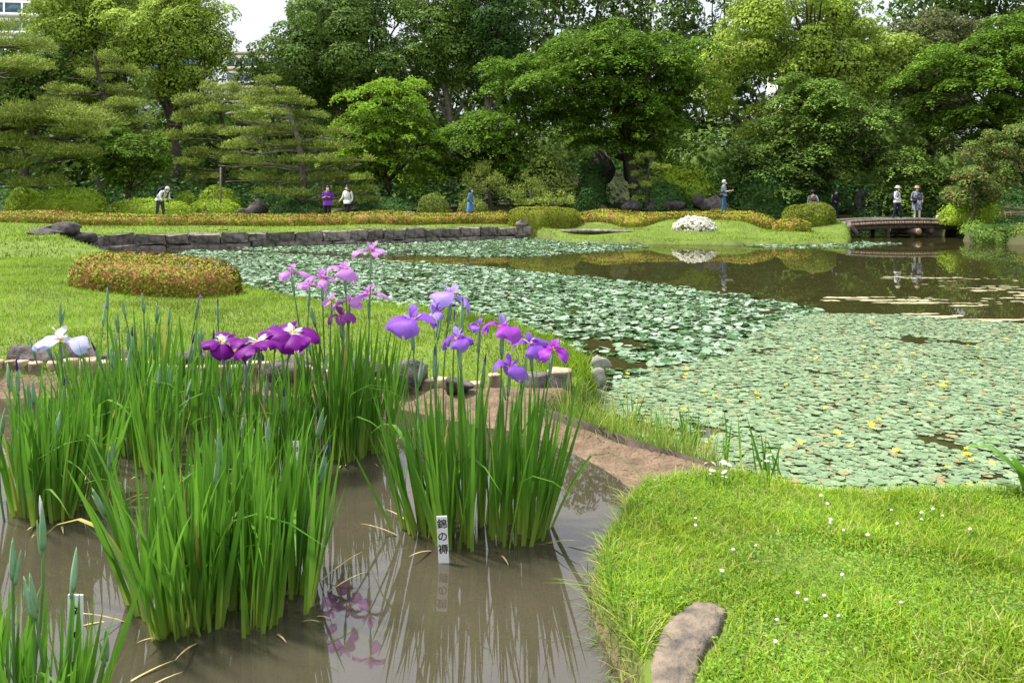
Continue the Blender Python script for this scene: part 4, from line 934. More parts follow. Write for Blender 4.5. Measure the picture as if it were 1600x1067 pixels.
BZ = 0.165     # mud level in the iris bed
def clump(label, px, py, wpx, dpth, hgt, n, seed, lean=.20, folded=.04, tall=0.0, flowers=(), buds=(), rnd_buds=0, group='iris clumps in the flooded bed', bent=.18, fan=7):
    rng = np.random.default_rng(seed); c = W(px, py, .25); Y = c[1]; rx = wpx / 2 * Y / F
    c = np.array([c[0], Y, BZ]); root = empty('iris_clump', c); tag(root, label, 'iris plant', group)
    fans = max(3, n // fan); k = 0; bases = []
    for f in range(fans):
        a = rng.uniform(0, 6.28); q = math.sqrt(rng.random()); fx, fy = math.cos(a) * q * rx, math.sin(a) * q * dpth; fa = rng.uniform(0, 6.28); bases.append((fx, fy))
        for i in range(fan):
            ox = (i - (fan - 1) / 2) * .010; bx_, by_ = fx + math.cos(fa) * ox + rng.normal() * .006, fy + math.sin(fa) * ox + rng.normal() * .006
            h = hgt * rng.uniform(.62, 1.08) * (1 - .12 * q) + .085
            az = math.atan2(fy / max(dpth, .05), fx / max(rx, .05)); ln = lean * q * rng.uniform(.3, 1.2)
            az2 = fa if i < fan / 2 else fa + math.pi; fl = abs(i - (fan - 1) / 2) / fan * .50 * rng.uniform(.4, 1.4)
            tx = math.cos(az) * ln + math.cos(az2 + math.pi) * fl; ty = math.sin(az) * ln + math.sin(az2 + math.pi) * fl
            r_ = rng.random(); me = LEAF[24 + int(rng.integers(0, 4))] if r_ < folded else (LEAF[20 + int(rng.integers(0, 4))] if r_ < folded + bent else LEAF[int(rng.integers(0, 20))])
            d = Vector((tx, ty, 1)).normalized(); rot = d.to_track_quat('Z', 'X') @ Euler((0, 0, math.atan2(ty, tx) + rng.normal() * .9)).to_quaternion()
            o = obj('leaf', me, root, (bx_, by_, rng.uniform(-.02, .0))); o.rotation_mode = 'QUATERNION'; o.rotation_quaternion = rot
            wd = rng.uniform(.8, 1.25) * .85; o.scale = (h, wd, h) if False else (h, h * wd * (.80 / hgt) ** .5, h); k += 1
    for i in range(13):                                  # withered leaves at the foot
        a = rng.uniform(0, 6.28); b = np.array([math.cos(a) * rx * 1.0, math.sin(a) * dpth * 1.0, .06]); e = b + np.array([math.cos(a) * .14, math.sin(a) * .10, rng.uniform(.02, .07)])
        me = LEAF[21]; o = obj('withered_leaf', me.copy(), root, b); o.data.materials.clear(); o.data.materials.append(M['dead_leaf'])
        o.rotation_euler = (0, rng.uniform(.9, 1.35), a); o.scale = (.2, .3, rng.uniform(.12, .3))
    def foot(dx):
        b = min(bases, key=lambda q: abs(q[0] - dx * .6) + abs(q[1]) * .3 + rng.random() * .05); return np.array([b[0], b[1], -.01])
    for (fpx, fpy, wpx_, mat, form, kw) in flowers:
        Yf = Y + kw.get('dy', rng.uniform(-.5, .5) * dpth); p = AT(fpx, fpy, Yf) - c
        top = stem(root, foot(p[0]) if p[2] > .2 else np.array([p[0], p[1], 0]), p - np.array([0, 0, .012]), rng)
        flower(root, p, wpx_ * Yf / F * 1.38, mat, form, rng, kw.get('tilt', (rng.normal() * .12, rng.normal() * .12)), kw.get('arm'), kw.get('std'), kw.get('rot'))
    for (bpx, bpy_, col) in buds:
        Yb = Y + rng.uniform(-.5, .5) * dpth; p = AT(bpx, bpy_, Yb) - c
        stem(root, foot(p[0]), p, rng, bud=col)
    for i in range(rnd_buds):
        a = rng.uniform(0, 6.28); q = math.sqrt(rng.random()) * .9; b = np.array([math.cos(a) * q * rx, math.sin(a) * q * dpth, 0])
        top = np.array([b[0] * 1.25 + rng.normal() * .05, b[1] * 1.2 + rng.normal() * .05, hgt * rng.uniform(.85, 1.22) + tall])
        stem(root, b, top, rng, bud='indigo' if rng.random() < .22 else None)
    return root

clump('iris clump with violet flowers standing beside the white name label', 747, 832, 225, .18, .86, 224, 101, lean=.24, bent=.12, flowers=[
    (643, 503, 74, 'violet', 'fall', dict(tilt=(.1, -.05), arm='lilac', rot=.4)), (704, 464, 66, 'lilac', 'fall', dict(dy=.2, tilt=(-.2, .1), rot=.1)), (684, 484, 44, 'lilac', 'slim', dict(dy=.25, tilt=(.1, -.3))),
    (716, 530, 52, 'violet', 'fall', dict(dy=-.1, tilt=(.15, .05), rot=-1.5, std='lilac')), (784, 512, 64, 'magenta', 'fall', dict(dy=0, rot=-1.3, std='lilac')), (749, 508, 34, 'violet', 'fall', dict(dy=.1, rot=2.2)),
    (828, 538, 52, 'violet', 'fall', dict(dy=.1, rot=.8, arm='pale')), (864, 546, 52, 'magenta', 'fall', dict(dy=.05, rot=-.4)), (797, 575, 58, 'violet', 'fall', dict(dy=-.1, rot=-1.0))],
    buds=[(678, 553, 'indigo'), (711, 500, 'indigo'), (757, 568, 'indigo'), (722, 480, 'indigo'), (823, 560, None), (660, 560, None)])
clump('broad flowerless iris clump filling the bottom of the bed at lower left', 356, 938, 285, .26, .78, 392, 102, lean=.20, bent=.14, buds=[(145, 765, None), (505, 640, None), (420, 655, None)], rnd_buds=3)
clump('iris clump cut by the lower left corner with fat closed buds', 45, 1112, 250, .12, .42, 126, 103, lean=.32, folded=.03,
      buds=[(66, 800, 'white'), (119, 860, None), (20, 845, None), (38, 905, None), (47, 900, None), (165, 985, None)])
clump('tall iris clump at the left edge with closed buds', 75, 792, 190, .22, .72, 196, 104, lean=.22, folded=.08, bent=.14, buds=[(12, 570, None), (27, 575, 'indigo'), (180, 690, None)], rnd_buds=5)
clump('iris clump with dark-tipped buds in the middle of the bed at left', 255, 715, 240, .30, .80, 238, 105, lean=.20, folded=.07, bent=.14,
      buds=[(199, 590, 'indigo'), (301, 588, 'indigo'), (213, 640, 'indigo'), (298, 620, 'indigo'), (262, 570, None), (148, 545, 'indigo')], rnd_buds=8)
clump('iris clump behind the dark-budded one reaching up over the lawn', 230, 665, 220, .28, .86, 147, 106, lean=.18, folded=.05,
      buds=[(168, 455, 'indigo'), (164, 480, 'lilac'), (222, 460, None), (310, 470, 'lilac'), (245, 475, None), (265, 480, None), (180, 520, None), (199, 515, None), (225, 530, None), (314, 510, None)], rnd_buds=4)
clump('iris clump carrying the single pale lavender flower', 105, 700, 150, .2, .66, 84, 107, lean=.2, folded=.06, flowers=[(93, 532, 66, 'pale', 'flat', dict(dy=-.05, tilt=(.1, 0), rot=.25, std='white'))], buds=[(94, 475, None), (47, 530, None), (70, 530, None)])
clump('iris clump with flat plum flowers with white centres', 415, 735, 130, .18, .66, 112, 108, lean=.24, folded=.05, flowers=[
    (346, 533, 60, 'plum', 'flat6', dict(arm='white', dy=.1)), (404, 535, 72, 'plum', 'flat6', dict(arm='white', dy=-.15)), (456, 520, 74, 'plum', 'flat6', dict(arm='white', dy=.0, tilt=(.25, .1)))],
    buds=[(381, 575, 'lilac'), (345, 615, 'indigo'), (512, 550, None), (429, 515, 'lilac')], rnd_buds=5)
clump('iris clump with many slim pink flowers behind the plum ones', 540, 708, 165, .20, .88, 210, 109, lean=.13, bent=.04, flowers=[
    (455, 425, 44, 'pink', 'slim', dict()), (484, 447, 44, 'pink', 'slim', dict()), (503, 436, 46, 'pink', 'slim', dict()), (538, 423, 48, 'pink', 'fall', dict(rot=-1.4)), (579, 394, 50, 'pink', 'slim', dict(tilt=(.1, .25))),
    (577, 461, 56, 'pink', 'slim', dict(rot=-.2)), (546, 473, 46, 'pink', 'slim', dict()), (518, 470, 34, 'pink', 'slim', dict()), (532, 495, 46, 'rose', 'fall', dict(rot=-.6)), (462, 545, 30, 'pink', 'slim', dict())],
    buds=[(526, 560, None), (500, 600, None), (486, 480, None)], rnd_buds=2)
# ------------------------------------------------------------------ floating leaves
def pad_mat(name, a, b, c, cf, rough):
    m, nt, N, L = nodes(name)
    g = N.new('ShaderNodeNewGeometry'); oi = N.new('ShaderNodeObjectInfo')
    ad = N.new('ShaderNodeMath'); ad.operation = 'ADD'; L.new(g.outputs['Random Per Island'], ad.inputs[0]); L.new(oi.outputs['Random'], ad.inputs[1])
    fr = N.new('ShaderNodeMath'); fr.operation = 'FRACT'; L.new(ad.outputs[0], fr.inputs[0]); r = fr.outputs[0]
    col = mixc(nt, r, a, b)
    wn_ = N.new('ShaderNodeTexWhiteNoise'); wn_.noise_dimensions = '1D'; L.new(r, wn_.inputs['W'])
    lt = N.new('ShaderNodeMath'); lt.operation = 'LESS_THAN'; lt.inputs[1].default_value = cf; L.new(wn_.outputs['Value'], lt.inputs[0])
    col = mixc(nt, lt.outputs[0], col, c)
    p = N.new('ShaderNodeBsdfPrincipled'); L.new(col, p.inputs['Base Color']); p.inputs['Roughness'].default_value = rough; p.inputs['Specular IOR Level'].default_value = .55
    b_ = N.new('ShaderNodeBump'); b_.inputs['Strength'].default_value = .25; b_.inputs['Distance'].default_value = .01; L.new(noise(nt, 30, 3, g.outputs['Position']), b_.inputs['Height']); L.new(b_.outputs[0], p.inputs['Normal'])
    t = N.new('ShaderNodeBsdfTranslucent'); L.new(col, t.inputs['Color']); mx = N.new('ShaderNodeMixShader'); mx.inputs[0].default_value = .12
    L.new(p.outputs[0], mx.inputs[1]); L.new(t.outputs[0], mx.inputs[2]); o = N.new('ShaderNodeOutputMaterial'); L.new(mx.outputs[0], o.inputs[0]); return m
M['lily'] = pad_mat('water_lily_pad', (0.10, 0.19, 0.085), (0.34, 0.43, 0.32), (0.035, 0.11, 0.015), .36, .33)  # pale tone paints the sky's sheen on the pads into their colour
M['mint'] = pad_mat('floating_heart_leaf', (0.125, 0.20, 0.095), (0.24, 0.33, 0.175), (0.27, 0.22, 0.09), .06, .45)
M['bloom_yellow'] = plain('yellow_bloom', (.85, .60, .02), .5, .15, 20)

def pad_template(n, wav, seed):
    rng = np.random.default_rng(seed); a = np.linspace(.16, 2 * np.pi - .16, n); r = 1 + wav * rng.normal(size=n) * .6
    V = np.c_[np.cos(a) * r, np.sin(a) * r, .10 * rng.normal(size=n) * (1 if wav > .04 else .5)]; V = np.concatenate([[[0.12, 0, -.03]], V])
    T = np.array([[0, i, i + 1] for i in range(1, n)]); return V, T
LILY = [pad_template(10, .06, i) for i in range(6)]; MINT = [pad_template(8, .03, 20 + i) for i in range(5)]

def in_poly(P, pl): return sdist(P, pl) > 0
A1 = poly([(300, 391, 0.), (420, 396, 0.), (560, 404, 0.), (660, 411, 0.), (760, 418, 0.), (900, 432, 0.), (1000, 441, 0.), (1110, 455, 0.), (1200, 468, 0.), (1290, 488, 0.), (1180, 520, 0.), (1120, 560, 0.), (990, 590, 0.), (940, 610, 0.), (700, 560, 0.), (380, 480, 0.), (180, 420, 0.)])
A2 = poly([(330, 385, 0.), (500, 383, 0.), (700, 376, 0.), (830, 372.5, 0.), (900, 378, 0.), (1000, 382.5, 0.), (1022, 386, 0.), (930, 395, 0.), (820, 402, 0.), (700, 401, 0.), (560, 398, 0.), (400, 392, 0.)])
A3 = poly([(1150, 384, 0.), (1320, 382, 0.), (1345, 378, 0.), (1410, 381, 0.), (1330, 388, 0.), (1200, 388, 0.)])
B1 = poly([(960, 655, 0.), (930, 625, 0.), (985, 585, 0.), (1120, 545, 0.), (1190, 505, 0.), (1230, 484, 0.), (1300, 490, 0.), (1420, 492, 0.), (1520, 502, 0.), (1600, 506, 0.), (1800, 515, 0.), (2000, 900, 0.), (1200, 900, 0.), (1100, 800, 0.), (1000, 690, 0.)])
def scatter(pl, step, rng, jit=.45, keep=None):
    lo, hi = pl.min(0), pl.max(0); X, Yy = np.meshgrid(np.arange(lo[0], hi[0], step), np.arange(lo[1], hi[1], step)); P = np.c_[X.ravel(), Yy.ravel()]
    P = P + rng.uniform(-jit, jit, P.shape) * step * 2
    d = sdist(P, pl) + .12 * vnoise(np.c_[P, P[:, 0] * 0], 31, 2.3) * step * 6; k = (d > 0) & (sdist(P, POND) > .02)
    P = P[k]
    if keep is not None: P = P[keep(P)]
    return P
def place(P, temps, size, tilt, lift, rng, name, matname, label1, label2, cat, group, nsingle):
    n = len(P); s = size * rng.uniform(.65, 1.3, n) * .5; a = rng.uniform(0, 6.28, n)
    tl = np.abs(rng.normal(size=n)) * tilt; ta = rng.uniform(0, 6.28, n); z = .004 + np.abs(rng.normal(size=n)) * lift + .35 * tl * s
    vis = np.abs(P[:, 0] / P[:, 1]) < .66; near = np.where(vis, P[:, 1] , 1e3); order = np.argsort(near); single = order[:nsingle]; rest = order[nsingle:]
    mes = [mesh(name, V, T, M[matname]) for V, T in temps]
    for i in single:
        k = int(rng.integers(0, len(temps))); o = obj(name, mes[k], None, (P[i, 0], P[i, 1], z[i]), (math.cos(ta[i]) * tl[i], math.sin(ta[i]) * tl[i], a[i]), s[i]); tag(o, label1, cat, group)
    VV, TT, c = [], [], 0
    kk = rng.integers(0, len(temps), n)
    for k, (V, T) in enumerate(temps):
        id_ = rest[kk[rest] == k]; ca, sa = np.cos(a[id_]), np.sin(a[id_]); 
        x = V[None, :, 0] * ca[:, None] - V[None, :, 1] * sa[:, None]; y = V[None, :, 0] * sa[:, None] + V[None, :, 1] * ca[:, None]; zz = np.repeat(V[None, :, 2], len(id_), 0)
        gx, gy = np.cos(ta[id_]) * np.tan(tl[id_]), np.sin(ta[id_]) * np.tan(tl[id_]); zz = zz + x * gx[:, None] + y * gy[:, None]
        S = s[id_][:, None]; X = np.stack([x * S + P[id_, 0][:, None], y * S + P[id_, 1][:, None], zz * S + z[id_][:, None]], -1); X[..., 2] = np.maximum(X[..., 2], .003)
        VV.append(X.reshape(-1, 3)); m = len(V); TT.append((T[None] + (np.arange(len(id_)) * m)[:, None, None]).reshape(-1, 3) + c); c += len(id_) * m
    o = build((name + 's').replace('leafs', 'leaves'), np.concatenate(VV), np.concatenate(TT), M[matname]); tag(o, label2, cat, kind='stuff'); return P
rg = np.random.default_rng(33)
thin = lambda P: vnoise(np.c_[P, P[:, 0] * 0], 36, 1.6) + .5 * vnoise(np.c_[P, P[:, 0] * 0], 37, 5.0) > -.95 + .5 * rg.random(len(P))
PA = np.concatenate([scatter(A1, .090, rg, keep=thin), scatter(A2, .115, rg, keep=thin), scatter(A3, .13, rg)])
place(PA, LILY, .126, .17, .016, rg, 'water_lily_pad', 'lily', 'glossy round water lily pad crowding the pond beyond the near lawn', 'mass of glossy water lily pads across the middle and far pond', 'lily pad', 'water lily pads', 300)
thin2 = lambda P: vnoise(np.c_[P, P[:, 0] * 0], 38, 2.6) + .6 * vnoise(np.c_[P, P[:, 0] * 0], 39, 7.0) > -1.12 + .5 * rg.random(len(P))
PB = scatter(B1, .047, rg, keep=lambda P: thin2(P) & (P[:, 0] < 11.5))
place(PB, MINT, .078, .06, .004, rg, 'floating_heart_leaf', 'mint', 'small mint-green floating leaf by the near right shore', 'carpet of small mint-green floating leaves on the right of the pond', 'floating leaf', 'floating heart leaves', 300)

def yellow_flower():
    mb = MB()
    for i in range(5):
        a = i * 2 * math.pi / 5; ca, sa = math.cos(a), math.sin(a)
        V = np.array([[0, 0, 0], [.45, -.28, .22], [.85, -.30, .35], [1.0, 0, .30], [.85, .30, .35], [.45, .28, .22]]); V = np.c_[V[:, 0] * ca - V[:, 1] * sa, V[:, 0] * sa + V[:, 1] * ca, V[:, 2]]
        mb.add(V, None, [[0, 1, 2], [0, 2, 3], [0, 3, 4], [0, 4, 5]])
    mb.tube([(0, 0, -1.2), (0, 0, .05)], [.08, .12], 5); return mb.mesh('pond_flower', M['bloom_yellow'])
yf = yellow_flower()
YP = [(1018, 572), (1028, 578), (980, 583), (1073, 578), (1072, 585), (1042, 597), (1100, 610), (1152, 608), (1102, 622), (1117, 620), (1138, 628), (1058, 604), (1070, 592), (947, 614), (1107, 692), (1107, 642), (1068, 641), (1182, 614), (1195, 628), (1184, 623),
      (1230, 556), (1240, 565), (1256, 548), (1272, 546), (1258, 557), (1275, 562), (1228, 604), (1232, 614), (1360, 503), (1318, 494), (1462, 518), (1513, 538), (1512, 541), (1527, 542), (1574, 531), (1532, 557), (1438, 546), (1349, 542), (1426, 553), (1366, 574), (1502, 580), (1323, 585), (1354, 590), (1444, 590), (1519, 582),
      (1469, 597), (1474, 603), (1478, 600), (1471, 604), (1455, 634), (1371, 615), (1416, 641), (1436, 646), (1561, 647), (1361, 664), (1362, 667), (1373, 658), (1400, 706), (1510, 702), (1512, 713), (1508, 714), (1518, 720), (1480, 728), (1308, 676), (1550, 726), (1515, 758), (1535, 760), (1216, 655), (1290, 640), (1330, 700), (1250, 690), (1405, 573), (1386, 540)]
for i, (a, b) in enumerate(YP):
    p = W(a, b, .05); o = obj('pond_flower', yf, None, (p[0], p[1], .05 + rg.uniform(-.01, .02)), (rg.normal() * .2, rg.normal() * .2, rg.uniform(0, 6)), rg.uniform(.016, .028) * (1 + .02 * p[1]))
    tag(o, 'small yellow flower held just above the floating leaves', 'flower', 'yellow pond flowers')

# pale film of pollen drifting on the open water
def scum():
    rng = np.random.default_rng(44); n = 5200; VV, TT = [], []
    c = 0; PP = []
    for (x0, y0, x1, y1, k) in [(1290, 466, 1480, 474, 700), (1400, 476, 1600, 486, 1200), (1440, 436, 1600, 450, 900), (1520, 448, 1660, 470, 1000), (1360, 490, 1620, 498, 900), (1480, 490, 1660, 506, 500), (1380, 433, 1470, 437, 160)]:
        u = rng.random(k); px = x0 + (x1 - x0) * u; py = y0 + (y1 - y0) * np.clip(u + rng.normal(size=k) * .35, -.2, 1.2); P = np.array([W(a, b, 0)[:2] for a, b in zip(px, py)]); PP.append(P)
    P = np.concatenate(PP); g = vnoise(np.c_[P[:, 0], P[:, 1] * 2.5, P[:, 0] * 0], 45, 2.2); g2 = vnoise(np.c_[P[:, 0] * .6, P[:, 1] * 2.5, P[:, 0] * 0], 46, 7); P = P[(g > .05) & (g2 > .1)]; n = len(P)
    s = rng.uniform(.012, .05, n); a = np.linspace(0, 2 * np.pi, 7)[:-1]
    V = np.stack([P[:, :1] + s[:, None] * 2.2 * np.cos(a) * rng.uniform(.6, 1.3, (n, 6)), P[:, 1:] + s[:, None] * np.sin(a) * rng.uniform(.6, 1.3, (n, 6)), np.full((n, 6), .004) + rng.random((n, 1)) * .003], -1).reshape(-1, 3)
    tag(build('floating_pollen', V, np.arange(6 * n).reshape(-1, 6), plain('pale_pollen_film', (.42, .38, .22), .7, .3, 3)), 'pale streaks of pollen drifting on open water at right', 'pollen', kind='stuff')
scum()
# ------------------------------------------------------------------ grass
def blades(P, L, w, lean, rng, mat, name, label, seg=2, arch=.35):
    n = len(P); a = rng.uniform(0, 6.28, n); d = np.c_[np.cos(a), np.sin(a), np.zeros(n)]; b = np.c_[-np.sin(a), np.cos(a), np.zeros(n)]
    L = L[:, None]; w = w[:, None]; ln = (lean * np.abs(rng.normal(size=n)))[:, None]; up = np.array([[0, 0, 1.]])
    rows = []
    for i in range(seg + 1):
        t = i / seg; c = P + L * (d * (ln * t + arch * t * t * ln * 1.5) + up * (t - .28 * arch * (t ** 2) * np.minimum(ln * 2, 1.2)))
        rows += [c] if i == seg else [c - b * w * (1 - .35 * t), c + b * w * (1 - .35 * t)]
    V = np.stack(rows, 1); m = V.shape[1]; o = (np.arange(n) * m)[:, None, None]; T = []
    for i in range(seg - 1): T += [[2 * i, 2 * i + 1, 2 * i + 3], [2 * i, 2 * i + 3, 2 * i + 2]]
    T += [[m - 3, m - 2, m - 1]]
    ob = build(name, V.reshape(-1, 3), (np.array(T)[None] + o).reshape(-1, 3), mat); tag(ob, label, 'grass', kind='stuff'); return ob
def land(pts2, smax=.02):
    return (sdist(pts2, POND) < -.02) & (sdist(pts2, SOIL) < smax)
rg = np.random.default_rng(60)
def region(n, x0, x1, y0, y1, fov=.72):
    P = np.c_[rg.uniform(x0, x1, n), rg.uniform(y0, y1, n)]; return P[(np.abs(P[:, 0]) < fov * P[:, 1] + .4)]
STONE = poly([(1003, 1048, .36), (1018, 1004, .36), (1046, 968, .36), (1084, 946, .36), (1122, 946, .36), (1141, 962, .36), (1136, 990, .36), (1112, 1018, .36), (1096, 1060, .36), (1080, 1110, .36), (1012, 1110, .36)])
def near_lawn():
    P = region(190000, .3, 5.0, 2.3, 5.4); P = P[land(P, .0)]
    P = P[sdist(P, STONE) < .0]
    q = np.c_[P, P[:, 0] * 0]; dens = .75 + .4 * vnoise(q, 61, 2.6) + .3 * vnoise(q, 62, 8); P = P[rg.random(len(P)) < np.clip(dens + .1, .3, 1)]
    q = np.c_[P, P[:, 0] * 0]; ed = np.exp(-np.maximum(-sdist(P, SOIL), 0) / .22)
    tuf = np.clip(vnoise(q, 63, 4.5), 0, 1); L = rg.uniform(.02, .048, len(P)) * (1 + .8 * tuf + .25 * ed); w = rg.uniform(.0013, .0028, len(P)) * (1 + .4 * tuf)
    blades(np.c_[P, ground_z(P) - .004], L, w, .65, rg, M['gr_near'], 'near_lawn_grass', 'lush mixed grass of the lawn at lower right', 2, .5)
near_lawn()
def clover_leaves():
    P = region(60000, .3, 5.0, 2.3, 5.4); P = P[land(P, .0)]; q = np.c_[P, P[:, 0] * 0]; P = P[vnoise(q, 66, 2.1) + .4 * vnoise(q, 67, 6) > .05]
    P = P[sdist(P, STONE) < .0]; n = len(P)
    V, Q = leaf_quads(np.c_[P, ground_z(P) + rg.uniform(.012, .05, n)], np.array([0, 0, 1.]) + rg.normal(size=(n, 3)) * .3, rg.uniform(.007, .015, n), .8, rg)
    tag(build('clover_leaves', V, Q, M['lf_clover']), 'patches of small clover leaves in the near lawn', 'clover', kind='stuff')
M['lf_clover'] = leafmat('clover_leaf', (0.13, 0.30, 0.04), (0.26, 0.44, 0.07), transl=.35)
clover_leaves()
def left_lawn():
    P = region(165000, -12.5, 1.2, 5.8, 17, .70); P = P[land(P, -.02) & (P[:, 0] < 1.2)]
    ed = np.exp(-np.maximum(-sdist(P, POND), 0) / .25) + np.exp(-np.maximum(-sdist(P, SOIL), 0) / .15)
    L = rg.uniform(.03, .065, len(P)) * (1 + 1.0 * np.clip(ed, 0, 1)); w = rg.uniform(.0035, .007, len(P))
    blades(np.c_[P, ground_z(P) - .004], L, w, .6, rg, M['gr_left'], 'lawn_grass', 'short bright grass of the lawn across the iris bed', 1)
    P = region(70000, -24, 17, 17, 40, .70); g, a, f, mp = ground_z(P, True); k = (f < .4) & (mp < .1) & land(P); P = P[k]
    blades(np.c_[P, g[k] - .01], rg.uniform(.05, .11, len(P)), rg.uniform(.012, .022, len(P)), .6, rg, M['gr_left'], 'far_lawn_grass', 'clipped grass of the far lawns along the pond', 1)
left_lawn()
def wild():
    # ragged growth along the board and the rims
    A, B = BOARD[0][:2], BOARD[1][:2]; n = 2600; t = rg.random(n) ** .9; nr = np.array([B[1] - A[1], -(B[0] - A[0])]); nr = nr / np.linalg.norm(nr)
    if nr[1] < 0: nr = -nr
    cl = np.clip(.5 + vnoise(np.c_[t * 9, t * 0, t * 0], 64, 1.0), .05, 1)
    k = rg.random(n) < cl; t = t[k]; P = A + (B - A) * t[:, None] + nr * (rg.uniform(.03, .22, len(t)))[:, None]
    z = np.where(rg.random(len(P)) < .5, .02, .1)
    blades(np.c_[P, z], rg.uniform(.12, .36, len(P)) * (.7 + .8 * rg.random(len(P)) ** 4) + .12, rg.uniform(.002, .0042, len(P)), .30, rg, M['gr_wild'], 'shore_grass', 'ragged tall grass along the dark edging board', 4, .5)
    # rim of the near lawn where it hangs over the iris bed
    E = np.array([W(*p)[:2] for p in LAWN_EDGE]); s = np.r_[0, np.cumsum(np.hypot(*np.diff(E, axis=0).T))]; u = rg.uniform(0, s[-1], 2600)
    P = np.c_[np.interp(u, s, E[:, 0]), np.interp(u, s, E[:, 1])] + rg.normal(size=(2600, 2)) * .03
    P = P[sdist(P, STONE) < -.01]
    blades(np.c_[P, np.maximum(ground_z(P), .22) - .01], rg.uniform(.03, .075, len(P)), rg.uniform(.0014, .0028, len(P)), .6, rg, M['gr_wild'], 'rim_grass', 'pale loose grass hanging over the rim of the iris bed', 4, .8)
    # left lawn shore rim (tall yellow-green fringe by the pond and over the stumps)
    E = np.array([W(*p)[:2] for p in [(560, 480, .33), (700, 491, .33), (800, 511, .33), (870, 537, .33), (925, 566, .33), (938, 594, .3)]]); s = np.r_[0, np.cumsum(np.hypot(*np.diff(E, axis=0).T))]; n = 5200; u = s[-1] * rg.random(n) ** .7
    P = np.c_[np.interp(u, s, E[:, 0]), np.interp(u, s, E[:, 1])] + np.c_[-np.abs(rg.normal(size=n)) * .22, rg.normal(size=n) * .10]
    P = P[sdist(P, SOIL) < 0]
    blades(np.c_[P, np.maximum(ground_z(P), .05) - .01], rg.uniform(.07, .17, len(P)), rg.uniform(.002, .0045, len(P)), .4, rg, M['gr_left'], 'bank_grass', 'longer yellow-green grass on the lawn bank beside the cut logs', 3, .5)
wild()

def tuft(label, px, py, z, n, hgt, spread, seed, name='reed_tuft', cat='grass tuft', group='tall grass tufts by the edging board', w=.006):
    rng = np.random.default_rng(seed); c = W(px, py, z); root = empty(name, (c[0], c[1], z)); tag(root, label, cat, group)
    for i in range(n):
        o = obj('leaf', LEAF[int(rng.integers(0, 28))], root, (rng.normal() * spread * .3, rng.normal() * spread * .3, 0)); h = hgt * rng.uniform(.45, 1.1)
        o.rotation_euler = (rng.normal() * .16, rng.normal() * .16, rng.uniform(0, 6.28)); o.scale = (h, w / .0168 * rng.uniform(.7, 1.3), h)
tuft('tall thin reeds rising left of the bright grass tuft', 990, 672, .02, 9, .42, .10, 201)
tuft('dense bright grass tuft at the middle of the edging board', 1075, 715, .02, 46, .36, .12, 202)
tuft('thin leaning reed blades near the right end of the edging board', 1140, 735, .05, 7, .42, .12, 203)
tuft('tall reed stalks beside the white daisies at the board end', 1205, 765, .25, 14, .44, .12, 204)
tuft('short grass tuft on the shore by the cut logs', 915, 655, .02, 26, .24, .16, 205)
tuft('thin reed growing from the lily pads right of the lawn tip', 946, 580, .02, 10, .26, .05, 206)
tuft('low grass tuft halfway along the edging board', 1030, 690, .02, 24, .26, .14, 207)

# broad leaves at the right frame edge
def broad_plant():
    c = W(1614, 775, .38); root = empty('broad_leaf_plant', c); tag(root, 'plant with broad arching green leaves at the right frame edge', 'plant'); rng = np.random.default_rng(9)
    for i in range(9):
        a = math.pi + rng.uniform(-1.3, 1.3) if i < 7 else rng.uniform(0, 6.28); o = obj('leaf', LEAF[20 + i % 8], root, (rng.normal() * .02, rng.normal() * .02, 0)); h = rng.uniform(.34, .52)
        o.rotation_euler = (0, rng.uniform(.15, .6), a); o.scale = (h, 1.3, h)
broad_plant()

# white clover heads and daisies
M['clover'] = plain('white_clover', (.80, .78, .70), .7, .12, 60)
M['daisy_eye'] = plain('daisy_eye', (.75, .55, .06), .7, .2, 40)
Vi, Ti = ico(2)
def clover_mesh():
    rng = np.random.default_rng(1); V = Vi * np.array([1, 1, .85]) * (1 + .16 * rng.normal(size=(len(Vi), 1))); return mesh('head', V, Ti, M['clover'])
cm = clover_mesh(); smb = MB(); smb.tube([(0, 0, 0), (.01, 0, .5), (0, 0, 1)], [.02, .018, .015], 5); stem_me = smb.mesh('stem', M['iris_stem'])
for (a, b) in [(1087, 819), (1087, 812), (1293, 785), (1298, 812), (1297, 818), (1318, 832), (1356, 832), (1283, 777), (1393, 798), (1440, 798), (1458, 797), (1440, 815), (1473, 806), (1247, 922), (1260, 935), (1288, 934), (1316, 900), (1214, 974), (1212, 1002), (1128, 888), (1290, 965), (1408, 946), (1146, 861), (1310, 962), (1181, 851), (1402, 818), (1516, 830)]:
    p = W(a, b, .43); h = .43 - gz(p[0], p[1]) + rg.uniform(-.01, .015); root = empty('clover_flower', (p[0], p[1], gz(p[0], p[1]))); tag(root, 'white clover head in the grass of the near lawn', 'flower', 'white clover in the near lawn')
    obj('stem', stem_me, root, (0, 0, 0), None, (.09, .09, h)); obj('head', cm, root, (0, 0, h), (0, 0, rg.uniform(0, 6)), rg.uniform(.005, .0085))
def daisy_mesh():
    mb = MB()
    for i in range(16):
        a = i * math.pi / 8; ca, sa = math.cos(a), math.sin(a); V = np.array([[.2, -.05, .1], [.7, -.11, .12], [1., 0, .02], [.7, .11, .12], [.2, .05, .1]]); V = np.c_[V[:, 0] * ca - V[:, 1] * sa, V[:, 0] * sa + V[:, 1] * ca, V[:, 2]]; mb.add(V, None, [[0, 1, 4], [1, 3, 4], [1, 2, 3]])
    return mb.mesh('ray_petals', M['clover'])
dm = daisy_mesh()
